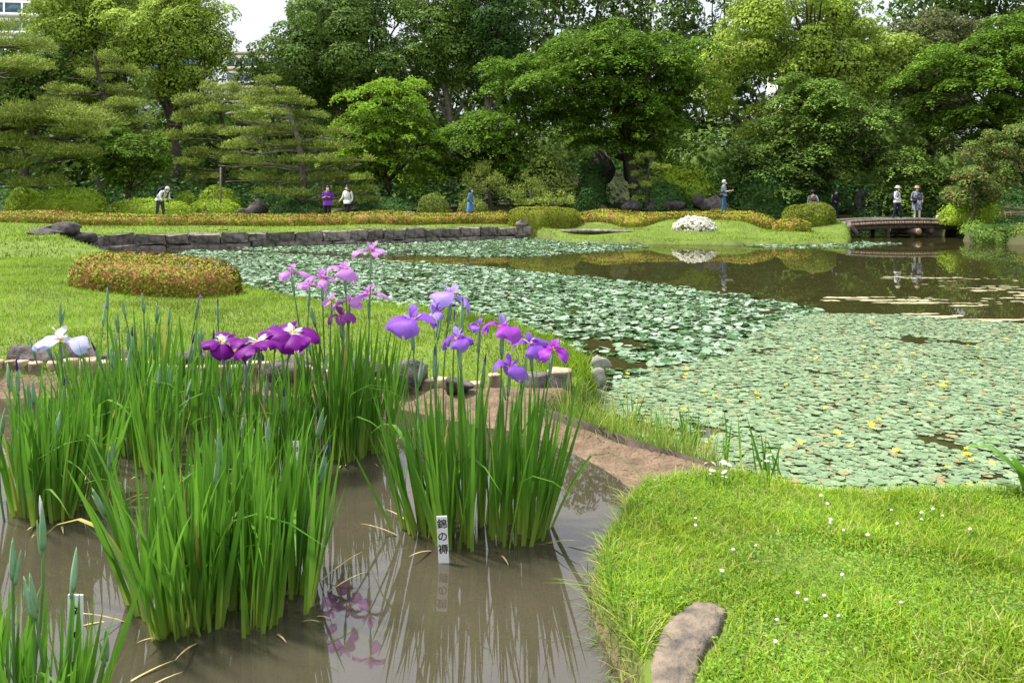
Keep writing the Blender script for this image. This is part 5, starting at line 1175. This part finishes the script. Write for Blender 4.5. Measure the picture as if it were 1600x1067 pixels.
for (a, b) in [(1103, 724), (1115, 724), (1113, 735), (1110, 741), (1131, 722), (1139, 726), (1132, 737), (1132, 745), (1199, 720), (1202, 711)]:
    p = AT(a, b, W(1120, 760, .36)[1] - rg.uniform(-.05, .1)); zg = gz(p[0], p[1]); zg = max(zg, .0); root = empty('daisy', (p[0], p[1], zg)); tag(root, 'white daisy on a thin stalk at the right end of the edging board', 'flower', 'daisies at the board end')
    obj('stem', stem_me, root, (0, 0, 0), None, (.12, .12, p[2] - zg)); obj('ray_petals', dm, root, (0, 0, p[2] - zg), (rg.normal() * .3, rg.normal() * .3, 0), .019); obj('flower_eye', mesh('flower_eye', Vi * np.array([.006, .006, .004]), Ti, M['daisy_eye']), root, (0, 0, p[2] - zg + .002))
# ------------------------------------------------------------------ edging, logs, stones and labels of the bed
def prism(P0, P1, w, z0, z1):
    P0, P1 = np.asarray(P0, float), np.asarray(P1, float); t = (P1 - P0) / np.linalg.norm(P1 - P0); n = np.array([-t[1], t[0]]) * w / 2
    V = np.array([[*(P0 - n), z0], [*(P1 - n), z0], [*(P1 + n), z0], [*(P0 + n), z0], [*(P0 - n), z1], [*(P1 - n), z1], [*(P1 + n), z1], [*(P0 + n), z1]])
    return V, np.array([[0, 3, 2, 1], [4, 5, 6, 7], [0, 1, 5, 4], [1, 2, 6, 5], [2, 3, 7, 6], [3, 0, 4, 7]])
root = empty('edging_board', (*BOARD[0][:2], 0)); tag(root, 'dark wooden edging board between the iris bed soil and the pond', 'edging')
cuts = [0, .36, .68, 1.0]
for i in range(3):
    a = BOARD[0][:2] + (BOARD[1] - BOARD[0])[:2] * (cuts[i] + .004); b = BOARD[0][:2] + (BOARD[1] - BOARD[0])[:2] * (cuts[i + 1] - .004)
    V, Q = prism(a - BOARD[0][:2], b - BOARD[0][:2], .028, -.15, .325 - .01 * (i % 2)); build('plank', V, Q, M['wood_dark'], root)

def log_me(name, r, h, seed, side, top, lean=0):
    rng = np.random.default_rng(seed); n = 14; a = np.arange(n) * 2 * np.pi / n; rr = r * (1 + .05 * rng.normal(size=n)); V = []
    for z, k in ((0, 1.06), (h * .5, 1.0), (h * .94, .98), (h, .93)): V.append(np.c_[np.cos(a) * rr * k, np.sin(a) * rr * k, np.full(n, z) + .003 * rng.normal(size=n)])
    V.append(np.array([[0, 0, h + .002]])); V = np.concatenate(V); Q = np.array([[j * n + i, j * n + (i + 1) % n, (j + 1) * n + (i + 1) % n, (j + 1) * n + i] for j in range(3) for i in range(n)]); T = np.array([[3 * n + i, 3 * n + (i + 1) % n, 4 * n] for i in range(n)])
    me = mesh(name, V, [Q, T], [M[side], M[top]]); mi = np.zeros(len(me.polygons), np.int32); mi[2 * n:3 * n] = 1; mi[3 * n:] = 1; me.polygons.foreach_set('material_index', mi); return me
root = empty('log_edging', W(200, 590, .34)); tag(root, 'row of short pale logs edging the far side of the iris bed', 'edging'); rb = np.array(W(200, 590, .34))
E = np.array([W(*p)[:2] for p in [(-160, 590, .34), (200, 588, .34), (400, 590, .34), (620, 605, .34), (745, 607, .34)]]); s = np.r_[0, np.cumsum(np.hypot(*np.diff(E, axis=0).T))]; u = .02; k = 0
rl = np.random.default_rng(77)
while u < s[-1]:
    r = rl.uniform(.045, .075); u += r; x, y = np.interp(u, s, E[:, 0]), np.interp(u, s, E[:, 1]); h = rl.uniform(.04, .10)
    obj('log', log_me('log', r, h + .1, k, 'log_side' if rl.random() < .35 else 'log_pale', 'log_pale'), root, (x - rb[0], y - rb[1] + rl.normal() * .01, gz(x, y) - .10 - rb[2] + (.0)), (rl.normal() * .04, rl.normal() * .04, 0)); u += r + .008; k += 1
def log_thing(label, px, py, z, r, h, seed, side, top):
    c = W(px, py, z); o = obj('cut_log', log_me('cut_log', r, h, seed, side, top), None, (c[0], c[1], z)); tag(o, label, 'log', 'cut logs at the lawn tip')
M['log_grey'] = plain('weathered_log', (.14, .125, .11), .9, .5, 14, .6)
log_thing('thick weathered cut log with pale top at the lawn tip', 874, 621, .24, .105, .235, 1, 'log_grey', 'log_pale')
log_thing('dark weathered cut log left of the pale-topped one', 838, 621, .24, .10, .20, 2, 'log_grey', 'log_grey')
log_thing('thin leaning pale cut log left of the two thick logs', 772, 616, .28, .05, .17, 3, 'log_side', 'log_pale')
def brock(label, px, py, z, w, h, d, seed, mat='rock_near'):
    c = W(px, py, z); s = c[1] / F; rz = h * s; o = obj('rock', rock_mesh('rock', (w / 2 * s, d, rz * .62), M[mat], seed, 3, .3, ), None, (c[0], c[1] + d * .2, z + rz * .38), (0, 0, .3 * math.sin(seed))); tag(o, label, 'rock', 'rocks along the lawn edge')
for i, (px, py, w, h, lab) in enumerate([(-60, 580, 110, 48, 'dark boulder at the left frame edge above the log edging'), (40, 580, 110, 46, 'rounded dark boulder left of the pale lavender iris'), (120, 578, 84, 46, 'dark boulder behind the pale lavender iris'), (185, 578, 70, 34, 'dark boulder half hidden right of the pale lavender iris'),
        (300, 580, 90, 36, 'dark boulder behind the plum irises at left'), (365, 582, 80, 36, 'dark boulder behind the plum irises'), (450, 590, 90, 36, 'dark boulder behind the rightmost plum iris'), (560, 596, 110, 40, 'dark boulder hidden behind the pink iris clump'), (640, 604, 66, 46, 'squat brown boulder between the pink and violet irises'), (715, 612, 60, 26, 'low brown boulder behind the violet irises')]):
    brock(lab, px, py, .36, w, h, .13, 500 + i)
brock('pale rounded shore rock below the lawn tip', 935, 600, .05, 34, 24, .10, 520, 'rock_grey'); brock('flat shore rock between the lawn tip and the cut log', 915, 622, .03, 60, 22, .12, 521, 'rock_grey'); brock('small shore rock under the grass at the lawn tip', 938, 575, .05, 40, 20, .10, 522, 'rock_grey')
# flat stone in the near lawn
def flat_stone():
    lo, hi = STONE.min(0), STONE.max(0); c = (lo + hi) / 2; n = 46; X, Yy = np.meshgrid(np.linspace(lo[0] - .02, hi[0] + .02, n), np.linspace(lo[1] - .02, hi[1] + .02, n), indexing='ij')
    P = np.c_[X.ravel(), Yy.ravel()]; P3 = np.c_[P, P[:, 0] * 0]; d = sdist(P, STONE) + .008 * vnoise(P3, 5, 30) + .004 * vnoise(P3, 6, 80)
    z = .388 + .012 * vnoise(P3, 71, 9) + .006 * np.round(1.5 * vnoise(P3, 72, 7)) + .003 * vnoise(P3, 73, 45) - .13 * (1 - sm(d, -.012, .022)) - .012 * (1 - sm(d, .0, .06))
    i = np.arange(n - 1)[:, None] * n; j = np.arange(n - 1)[None]; Q = np.stack([i + j, i + n + j, i + n + j + 1, i + j + 1], -1).reshape(-1, 4)
    Q = Q[(d[Q] > -.02).all(1)]
    m = plain('brown_flat_stone', (.20, .155, .115), .85, .4, 11, 1.0, col2=(.075, .065, .055))
    tag(build('flat_stone', np.c_[P - c, z], Q, m, None, True), 'flat brown stone set in the near lawn at the edge of the iris bed', 'rock').location = (c[0], c[1], 0)
flat_stone()
# mossy growth beside it is grass; small stones on the soil
def label_stake(lab, px, py, w, h, tilt, text, seed, size=.042, yaw=0.0, dz=-.02, pitch=.03):
    c = W(px, py, .25); root = empty('name_label', (c[0], c[1], .25 + dz)); root.rotation_euler = (pitch, tilt, yaw); tag(root, lab, 'label', 'plant labels in the iris bed')
    bm = bmesh.new(); bmesh.ops.create_cube(bm, size=1.0)
    for v in bm.verts: v.co = Vector((v.co.x * w, v.co.y * .006, (v.co.z + .5) * (h + .10) - .10))
    bmesh.ops.bevel(bm, geom=bm.edges[:], offset=.0012, segments=1, affect='EDGES'); me = bpy.data.meshes.new('plate'); bm.to_mesh(me); bm.free(); me.materials.append(M['white_paint']); obj('plate', me, root)
    for i, ch in enumerate(text):
        cu = bpy.data.curves.new('character', 'FONT'); cu.body = ch; cu.size = size; cu.align_x = 'CENTER'; cu.align_y = 'CENTER'; cu.extrude = .0004; cu.offset = .0006
        t = bpy.data.objects.new('character', cu); COL.objects.link(t); dg = bpy.context.evaluated_depsgraph_get(); dg.update(); me = bpy.data.meshes.new_from_object(t.evaluated_get(dg)); bpy.data.objects.remove(t); me.materials.clear(); me.materials.append(M['ink'])
        obj('character', me, root, (0, -.0038, h * (.84 - .245 * i)), (R(90), 0, 0))
label_stake('white name label with three black characters in front of the violet irises', 694, 879, .048, .235, -.045, '錦の褥', 1, .046)
label_stake('white name label partly hidden by stems at the lower left corner', 116, 1085, .05, .36, .03, 'ﾀ張', 2, .042)
label_stake('small white name label behind the broad flowerless iris clump', 463, 765, .035, .30, .0, '初紫', 3, .028)

# ------------------------------------------------------------------ bridge
def bridge():
    Y = 39.4; xa, xb = bx(1308, Y), bx(1500, Y); L = xb - xa; root = empty('log_bridge', ((xa + xb) / 2, Y, 0), R(4)); tag(root, 'low arched log bridge with round log ends at the right of the pond', 'bridge')
    z = lambda x: .56 + .11 * (1 - (2 * x / L) ** 2)               # underside of the deck logs
    hwid = .95
    def lg(name, r, half, mats):
        V, Q, T = tube([(0, -half, 0), (0, half, 0)], [r, r], 10, True); me = mesh(name, V, [Q, T], [M[mats[0]], M[mats[1]]], False); mi = np.zeros(len(me.polygons), np.int32); mi[len(Q):] = 1; me.polygons.foreach_set('material_index', mi); return me
    n = 46; d = lg('deck_log', L / n * .5, hwid + .10, ('wood_mid', 'log_end'))
    for i in range(n):
        x = -L / 2 + (i + .5) * L / n; obj('deck_log', d, root, (x, rl.normal() * .02, z(x) + .06), (0, rl.uniform(0, 6), 0))
    t = np.linspace(-L / 2 - .1, L / 2 + .1, 18)
    for sgn in (-1, 1):
        mb = MB(); mb.tube(np.c_[t, np.full(18, sgn * (hwid - .05)), [z(x) + .19 for x in t]], .085, 8); mb.build('kerb_log', M['wood_mid'], root, True)
        mb = MB(); mb.tube(np.c_[t, np.full(18, sgn * hwid * .72), [z(x) - .12 for x in t]], .13, 8); mb.build('girder_log', M['wood_mid'], root, True)
    V = []; 
    for x in t:
        for y, dz in ((-hwid + .05, .13), (0, .165), (hwid - .05, .13)): V.append((x, y, z(x) + dz))
    i = np.arange(17)[:, None] * 3; j = np.arange(2)[None]; build('earth_surface', np.array(V), np.stack([i + j, i + 3 + j, i + 4 + j, i + 1 + j], -1).reshape(-1, 4), plain('packed_earth', (.26, .22, .17), .95, .3, 3), root)
    cb = lg('cross_beam', .155, hwid + .28, ('wood_mid', 'log_end'))
    for x in (.30, ): obj('cross_beam', cb, root, (x, 0, z(x) - .36))
    obj('cross_beam', lg('cross_beam', .13, hwid + .1, ('wood_dark', 'wood_mid')), root, (1.15, .1, z(1.15) - .33))
    for x in (-.95, .30, 1.15):
        for y in (-.7, .7): mb = MB(); mb.tube([(x, y, -.5), (x, y, z(x) - .2)], .10, 8); mb.build('post', M['wood_dark'], root, True)
    mb = MB(); mb.tube([(-L / 2 - .25, -hwid - .05, z(-L / 2) - .30), (-L / 2 + .1, -hwid - .12, z(-L / 2) + .10)], .14, 8); mb.tube([(-L / 2 - .05, -hwid + .02, z(-L / 2) + .18), (-L / 2 + .35, -hwid - .16, z(-L / 2) - .38)], .12, 8); mb.build('abutment_log', M['wood_mid'], root, True)
    return root
bridge()
o = empty('notice_board', AT(1468, 344, 40.3)); o.location.z = gz(o.location.x, 40.3) if False else o.location.z; tag(o, 'small white notice board at the right end of the bridge', 'sign')
mb = MB(); mb.box((0, 0, .12), (.17, .012, .12)); mb.build('plate', M['white_paint'], o); mb = MB(); mb.box((0, -.016, .12), (.05, .003, .05)); mb.build('dark_mark', M['ink'], o); mb = MB(); mb.box((0, .02, -.1), (.02, .008, .3)); mb.build('post', M['wood_dark'], o)
c = W(358, 383, 0); o = empty('pond_marker', (c[0], c[1] - .3, -.2)); tag(o, 'black marker plate on a thin post standing in the water before the wall', 'sign')
mb = MB(); mb.tube([(0, 0, 0), (0, 0, .78)], .02, 6); mb.build('post', M['black_metal'], o); mb = MB(); mb.box((-.12, -.03, .80), (.19, .012, .05)); mb.build('plate', M['black_metal'], o)
# bamboo fence
Yf = 40.0; fx0, fx1 = bx(1560, Yf), bx(1680, Yf); fz = gz(fx0 + 1, Yf); o = empty('bamboo_fence', (fx0, Yf, fz)); tag(o, 'low open bamboo lattice fence at the right frame edge', 'fence')
zt = CZ - (331 - HZ) * Yf / F - fz
for i in range(14): mb = MB(); x = .1 + i * .27; mb.tube([(x, .04, -.1), (x + .02, .04, zt * .5), (x, .04, zt + .06 * rl.normal())], .022, 6); mb.build('upright', M['bamboo'], o, True)
for k in range(3): mb = MB(); zz = zt * (.35 + .27 * k); mb.tube([(0, 0, zz), ((fx1 - fx0) / 2, -.01, zz + .02), (fx1 - fx0, 0, zz)], .024, 6); mb.build('rail', M['bamboo'], o, True)
# pine props
for i, (px, y0, y1, lab) in enumerate([(505, 250, 335, 'pale upright prop pole inside the broad pine'), (345, 262, 335, 'prop pole among the lower pads of the slender pine')]):
    a = AT(px, y0, 40.6); b = AT(px, y1, 40.6); b[2] = gz(b[0], 40.6); o = tag(empty('prop_pole', b), lab, 'pole', 'pine props'); mb = MB(); mb.tube([(0, 0, -.1), a - b], .045, 7); mb.build('pole', M['bark_pale'], o, True)

# ------------------------------------------------------------------ people
M['skin'] = plain('skin', (.52, .33, .24), .55, .1, 5); M['mask'] = plain('white_mask', (.8, .8, .8), .8, .05, 5)
def cloth(n, c, c2=None, sc=6): return plain('cloth_' + n, c, .85, .2, sc, col2=c2)
CL = dict(black=cloth('black', (.012, .012, .016)), navy=cloth('navy', (.018, .022, .05)), white=cloth('white', (.72, .73, .75)), purple=cloth('purple', (.16, .035, .32)), denim=cloth('denim', (.06, .15, .30)), blue=cloth('blue', (.07, .16, .32)),
          greyblue=cloth('greyblue', (.20, .25, .33)), lightblue=cloth('lightblue', (.48, .60, .74)), pattern=cloth('pattern', (.30, .32, .38), (.015, .02, .045), 14), cream=cloth('cream', (.68, .66, .58)), charcoal=cloth('charcoal', (.05, .05, .06)), maroon=cloth('maroon', (.16, .06, .07)), tan=cloth('tan', (.40, .32, .22)), beige=cloth('beige', (.52, .48, .38)))
HAIR = dict(black=plain('black_hair', (.012, .010, .009), .45, .2, 20), grey=plain('grey_hair', (.55, .53, .50), .6, .2, 20))
def person(label, x, Y, face, H, top, legs, hair, z=None, lean=0.0, arms=((.20, -.02, .9, .10), (.20, -.02, .9, .10)), stride=.10, mask=True, longsleeve=True, hat=None, coat=None, hairlong=False, stripes=False):
    """face: yaw the person looks to (0 = towards the camera); arms: per side (elbow out, elbow fwd, hand height/H, hand fwd, hand in)"""
    rng = np.random.default_rng(int(abs(x) * 100) + 3); k = H / 1.65
    root = empty('person', (x, Y, gz(x, Y) if z is None else z), face); tag(root, label, 'person', 'visitors in the garden')
    V = []; E = []; Rd = []
    def add(p, r, par=None):
        V.append(np.array(p, float) * k); Rd.append(r * k if np.isscalar(r) else (r[0] * k, r[1] * k)); i = len(V) - 1
        if par is not None: E.append((par, i))
        return i
    hip = np.array([0, 0, .88]); cl, sl = math.cos(lean), math.sin(lean)
    def up(x_, f, z_): return (x_, -(f * cl + (z_ - .95) * sl), .95 + (z_ - .95) * cl - f * sl)    # forward = -y, bends at the hips
    p0 = add(hip, (.155, .115)); p1 = add(up(0, 0, 1.05), (.135, .10), p0); p2 = add(up(0, 0, 1.22), (.165, .115), p1); p3 = add(up(0, 0, 1.33), (.13, .09), p2); nk = add(up(0, .015, 1.41), .055, p3)
    hp = np.array(up(0, .03, 1.53)); h0 = add(up(0, .02, 1.47), .055, nk); h1 = add(hp, (.075, .088), h0); h2 = add(up(0, .02, 1.60), (.062, .075), h1)
    tags = []
    for sgn, (eo, ef, hz, hf, hi) in zip((-1, 1), [a if len(a) == 5 else (*a, .0) for a in arms]):
        sh_ = add(up(sgn * .19, 0, 1.34), .062, p3); el = np.array(up(sgn * (.19 + eo * .35), ef, 1.07)) if lean < .3 else np.array(up(sgn * .22, .18, 1.16))
        e = add(el, .045, sh_); hnd = np.array([sgn * (.20 + eo * .3 - hi), el[1] - hf, hz]); 
        w_ = add(el + (hnd - el) * .92, .030, e); pm = add(hnd, (.036, .020), w_); dr = unit(hnd - el)
        for q in range(4): 
            lat = (q - 1.5) * .018; f1 = add(hnd + dr * .055 + np.array([lat * .4, lat, 0]), .0085, pm); add(hnd + dr * (.085 + .01 * (q in (1, 2))) + np.array([lat * .4, lat - .012, -.012]), .0075, f1)
        t1 = add(hnd + dr * .012 + np.array([-sgn * .035, -.012, 0]), .0095, pm); add(hnd + dr * .045 + np.array([-sgn * .045, -.02, 0]), .008, t1)
        st = stride * sgn; hpj = add((sgn * .085, 0, .86), .10, p0); kn = add((sgn * .10, -st * .5 - .02, .47), .066, hpj); an = add((sgn * .10, -st * .9 + .02, .075), .042, kn); hl = add((sgn * .10, -st * .9 + .05, .03), .035, an); add((sgn * .115, -st * .9 - .13, .025), (.042, .024), an)
    me = bpy.data.meshes.new('body'); me.from_pydata([tuple(v) for v in V], E, []); ob = bpy.data.objects.new('tmp', me); COL.objects.link(ob)
    md = ob.modifiers.new('skin', 'SKIN'); md.use_smooth_shade = True; md2 = ob.modifiers.new('sub', 'SUBSURF'); md2.levels = 1
    for i, r in enumerate(Rd): me.skin_vertices[0].data[i].radius = (r, r) if np.isscalar(r) else r
    me.skin_vertices[0].data[0].use_root = True
    dg = bpy.context.evaluated_depsgraph_get(); dg.update(); bm_ = bpy.data.meshes.new_from_object(ob.evaluated_get(dg)); bpy.data.objects.remove(ob)
    bm_.name = 'body'; bm_.materials.clear()
    for m in (M['skin'], CL[top], CL[legs], CL['black']): bm_.materials.append(m)
    VA = np.array(V); co = np.zeros(len(bm_.polygons) * 3); bm_.polygons.foreach_get('center', co); co = co.reshape(-1, 3)
    SEG = np.array([[a, b] for a, b in E]); A_, B_ = VA[SEG[:, 0]], VA[SEG[:, 1]]; ab = B_ - A_; best = np.full(len(co), 1e9); bi = np.zeros(len(co), int)
    for i in range(len(SEG)):
        t_ = np.clip(((co - A_[i]) @ ab[i]) / (ab[i] @ ab[i] + 1e-9), 0, 1); dd = np.linalg.norm(co - A_[i] - t_[:, None] * ab[i], axis=1); m_ = dd < best; best[m_] = dd[m_]; bi[m_] = i
    child = SEG[:, 1]; mi = np.zeros(len(co), np.int32); nstep = 15      # vertices added per side
    for f in range(len(co)):
        c_ = child[bi[f]]
        if c_ in (1, 2, 3): mi[f] = 1
        elif c_ <= 7: mi[f] = 0
        else:
            q = (c_ - 8) % 20
            if q == 0: mi[f] = 1
            elif q == 1: mi[f] = 1
            elif q == 2: mi[f] = 1 if longsleeve else 0
            elif q <= 13: mi[f] = 0
            elif q <= 16 - 0: mi[f] = 2
            else: mi[f] = 3
    bm_.polygons.foreach_set('material_index', mi); bm_.polygons.foreach_set('use_smooth', np.ones(len(mi), bool)); obj('body', bm_, root)
    hc = hp * k; fw = np.array([0, -cl, -sl]); upv = np.array([0, -sl, cl])
    # face
    def ball(name, c_, r, mat): V_, T_2 = ico(2); return build(name, V_ * np.array(r) * k + np.array(c_), T_2, mat, root, True)
    for sgn in (-1, 1): ball('eye', hc + fw * .088 * k + upv * .004 * k + np.array([sgn * .03 * k, 0, 0]), (.012, .008, .008), M['ink']); ball('ear', hc + np.array([sgn * .082 * k, 0, -.005]), (.012, .022, .032), M['skin'])
    ball('nose', hc + fw * .098 * k - upv * .022 * k, (.014, .018, .02), M['skin'])
    ball('mouth', hc + fw * .088 * k - upv * .055 * k, (.026, .008, .008), CL['maroon'])
    if mask: ball('face_mask', hc + fw * .062 * k - upv * .045 * k, (.062, .045, .048), M['mask'])
    # hair: cap over skull, open at the face
    Vh, Th = ico(3); keep = [t for t in Th if not ((Vh[t].mean(0) @ fw) > .35 and (Vh[t].mean(0) @ upv) < .55) and (Vh[t].mean(0) @ upv) > (-.75 if hairlong else -.45)]
    Vh2 = hc + (Vh * np.array([.094, .108, .118]) + np.array([0, .008, .012])) * k
    if hairlong: low = (Vh @ upv) < -.1; Vh2[low] += -upv * .16 * k - fw * .02
    build('hair', Vh2, np.array(keep), HAIR[hair], root, True)
    if hat:
        mb = MB(); a = np.arange(16) * 2 * np.pi / 16; prof = [(.155, .045), (.15, .055), (.10, .075), (.098, .12), (.075, .155), (.0, .165)] if hat[1] == 'brim' else [(.10, .03), (.102, .06), (.095, .11), (.06, .145), (.0, .155)]
        VV = np.concatenate([np.c_[np.cos(a) * r, np.sin(a) * r * 1.08, np.full(16, zz)] for r, zz in prof]); VV = (VV[:, :1] * np.array([1, 0, 0]) + VV[:, 1:2] * -fw + VV[:, 2:] * upv) * k + hc
        mb.add(VV, [[j * 16 + i, j * 16 + (i + 1) % 16, (j + 1) * 16 + (i + 1) % 16, (j + 1) * 16 + i] for j in range(len(prof) - 1) for i in range(16)])
        if hat[1] == 'cap': V_, Q_ = box(hc + fw * .13 * k + upv * .05 * k, (.06 * k, .06 * k, .006)); mb.add(V_, Q_)
        mb.build('hat', CL[hat[0]], root, True)
    # garment hanging from the shoulders
    hem, flare, cm_ = coat if coat else (.86, 1.0, top)
    rings = [(1.37, .10, .075), (1.35, .175, .10), (1.28, .20, .125), (1.15, .185, .125), (1.02, .185 * flare, .135), (max(hem, .9) * .5 + .5, .195 * flare, .145), (hem, .205 * flare, .155 * flare)]; rings = [r for i, r in enumerate(rings) if i < 4 or r[0] >= hem - 1e-6]
    a = np.arange(18) * 2 * np.pi / 18; VV = []
    for z_, rx_, ry_ in rings:
        for t_ in a:
            fold = 1 + .03 * math.sin(5 * t_ + 9 * z_) * (1.37 - z_) * 2; p_ = up(math.cos(t_) * rx_ * fold, math.sin(t_) * ry_ * fold, z_) if z_ > .95 else (math.cos(t_) * rx_ * fold, math.sin(t_) * ry_ * fold, z_)
            VV.append(np.array(p_) * k)
    build('coat' if coat and hem < .7 else 'shirt', np.array(VV), np.array([[j * 18 + i, j * 18 + (i + 1) % 18, (j + 1) * 18 + (i + 1) % 18, (j + 1) * 18 + i] for j in range(len(rings) - 1) for i in range(18)]), CL[cm_], root, True)
    if stripes:
        for sgn in (-1, 1):
            mb = MB(); p_ = [np.array(up(sgn * (.25 + .0), -.0, 1.36)) , np.array(up(sgn * .275, 0, 1.2)), np.array(up(sgn * .285, -.0, 1.07))]; mb.tube(np.array(p_) * k, .016, 5); mb.build('sleeve_stripe', CL['white'], root, True)
    return root, k, up
def bag(label, root_info, kind, mat, off, size):
    root, k, up = root_info; M4 = Matrix.Translation(root.location) @ Matrix.Rotation(root.rotation_euler.z, 4, 'Z')
    w_, d_, h_ = size; bm = bmesh.new(); bmesh.ops.create_cube(bm, size=1.0); bmesh.ops.bevel(bm, geom=bm.edges[:], offset=.28, segments=3, affect='EDGES')
    P = [np.array(up(v.co.x * w_ + off[0], v.co.y * d_ - off[1], v.co.z * h_ + off[2])) * k for v in bm.verts] if kind == 'backpack' else [np.array((v.co.x * w_ + off[0], v.co.y * d_ + off[1], v.co.z * h_ + off[2])) * k for v in bm.verts]
    for v, p in zip(bm.verts, P): v.co = Vector(p)
    me = bpy.data.meshes.new('pack'); bm.to_mesh(me); bm.free(); me.materials.append(CL[mat]); me.polygons.foreach_set('use_smooth', np.ones(len(me.polygons), bool))
    e = empty(kind, root.location, root.rotation_euler.z); tag(e, label, 'bag', 'bags carried by visitors'); obj('pack', me, e)
    mb = MB()
    if kind == 'backpack':
        for s in (-1, 1): mb.tube(np.array([up(s * .11, -.15, 1.30), up(s * .12, -.03, 1.40), up(s * .12, .09, 1.36), up(s * .12, .14, 1.22), up(s * .13, .06, 1.06), up(s * .13, -.13, 1.04)]) * k, .022, 5)
    else: s = math.copysign(1, off[0]); mb.tube(np.array([(off[0], off[1], off[2] + h_ * .4), (s * .21, -.06, 1.15), (s * .12, -.02, 1.40), (s * .16, .10, 1.25), (off[0], off[1] + .06, off[2] + h_ * .4)]) * k, .012, 5)
    mb.build('strap', CL[mat], e, True)
PI = math.pi
p = person('photographer in white shirt bending forward beside the left bushes', bx(250, 37.2), 37.2, R(62), 1.86, 'white', 'charcoal', 'grey', lean=.85, arms=((.1, .1, .90, .10), (.1, .1, .90, .10)), stride=.12); bag('dark backpack on the bending photographer', p, 'backpack', 'navy', (0, .20, 1.20), (.30, .17, .44))
cam_o = empty('camera_body', p[0].location); tag(cam_o, 'small black camera held by the bending photographer', 'camera'); cx = p[0].matrix_basis @ Vector((0, -.52, .93)); cam_o.location = cx; mb = MB(); mb.box((0, 0, 0), (.065, .03, .045)); mb.tube([(0, 0, 0), (.0, -.09, -.02)], .03, 8); mb.build('housing', M['black_metal'], cam_o)
person('woman in long purple shirt with hands clasped at her chest', bx(512, 37.3), 37.3, R(8), 1.68, 'purple', 'black', 'black', arms=((.14, .02, 1.14, .15, .16), (.14, .02, 1.12, .15, .15)), stride=.08, coat=(.74, 1.06, 'purple'), longsleeve=False)
p = person('woman in white T-shirt and black trousers walking beside the purple one', bx(543, 37.3), 37.3, R(-25), 1.68, 'white', 'black', 'black', arms=((.15, .05, .95, .18), (.2, -.02, .92, .05)), stride=.22, coat=(.80, 1.0, 'white'), longsleeve=False); bag('navy shoulder bag on the woman in white', p, 'shoulder_bag', 'navy', (.27, .02, .80), (.12, .30, .24))
person('dark-haired woman in long blue coat walking to the right', bx(735, 38.4 + .6), 39.0, R(72), 1.67, 'blue', 'black', 'black', arms=((.1, .05, .92, .16), (.1, .0, .90, .12)), stride=.14, coat=(.50, 1.15, 'blue'), hairlong=True)
p = person('grey-haired man in blue shirt and jeans looking at a phone', bx(1131, 41), 41, R(70), 1.76, 'greyblue', 'denim', 'grey', arms=((.1, .08, 1.12, .26), (.1, .08, 1.12, .26)), stride=.06, longsleeve=False)
ph = empty('phone', p[0].matrix_basis @ Vector((0, -.42, 1.20))); ph.rotation_euler = (.6, 0, R(70)); tag(ph, 'pale phone in the hands of the grey-haired man', 'phone'); mb = MB(); mb.box((0, 0, 0), (.04, .006, .08)); mb.build('case', M['white_paint'], ph); bag('small dark waist bag on the grey-haired man', p, 'shoulder_bag', 'charcoal', (-.20, .10, .92), (.12, .18, .16))
p = person('walker in light blue shirt and dark cap seen from behind', bx(1270, 42.5), 42.5, R(165), 1.62, 'lightblue', 'black', 'black', hat=('charcoal', 'cap'), arms=((.25, -.02, .85, .05), (.2, -.02, .85, .05)), mask=False, coat=(.82, 1.0, 'lightblue'), longsleeve=False); bag('maroon backpack of the walker in light blue', p, 'backpack', 'maroon', (-.03, .19, 1.15), (.30, .18, .42))
person('walker in black striped jacket and dark hat behind the clipped hedge', bx(1305, 43.2), 43.2, R(30), 1.55, 'black', 'navy', 'black', hat=('charcoal', 'brim'), arms=((.25, .04, .98, .16), (.25, .02, .86, .08)), stripes=True)
zb = .83
p = person('man in white shirt and pale bucket hat standing on the bridge', bx(1402, 39.4), 39.4, R(35), 1.66, 'white', 'navy', 'black', z=zb, hat=('beige', 'brim'), arms=((.18, .02, 1.02, .14, .05), (.15, .0, .88, .06)), stride=.16); bag('dark backpack of the man in white on the bridge', p, 'backpack', 'navy', (0, .18, 1.16), (.26, .14, .38))
p = person('woman in navy patterned coat and tan hat standing on the bridge', bx(1433, 39.4), 39.4, R(-28), 1.66, 'pattern', 'cream', 'black', z=zb - .0, hat=('tan', 'brim'), arms=((.15, .04, 1.0, .10), (.15, .02, .95, .06)), stride=.05, coat=(.48, 1.12, 'pattern')); bag('black bag at the hip of the woman in the patterned coat', p, 'shoulder_bag', 'black', (-.12, -.20, .92), (.26, .12, .22))
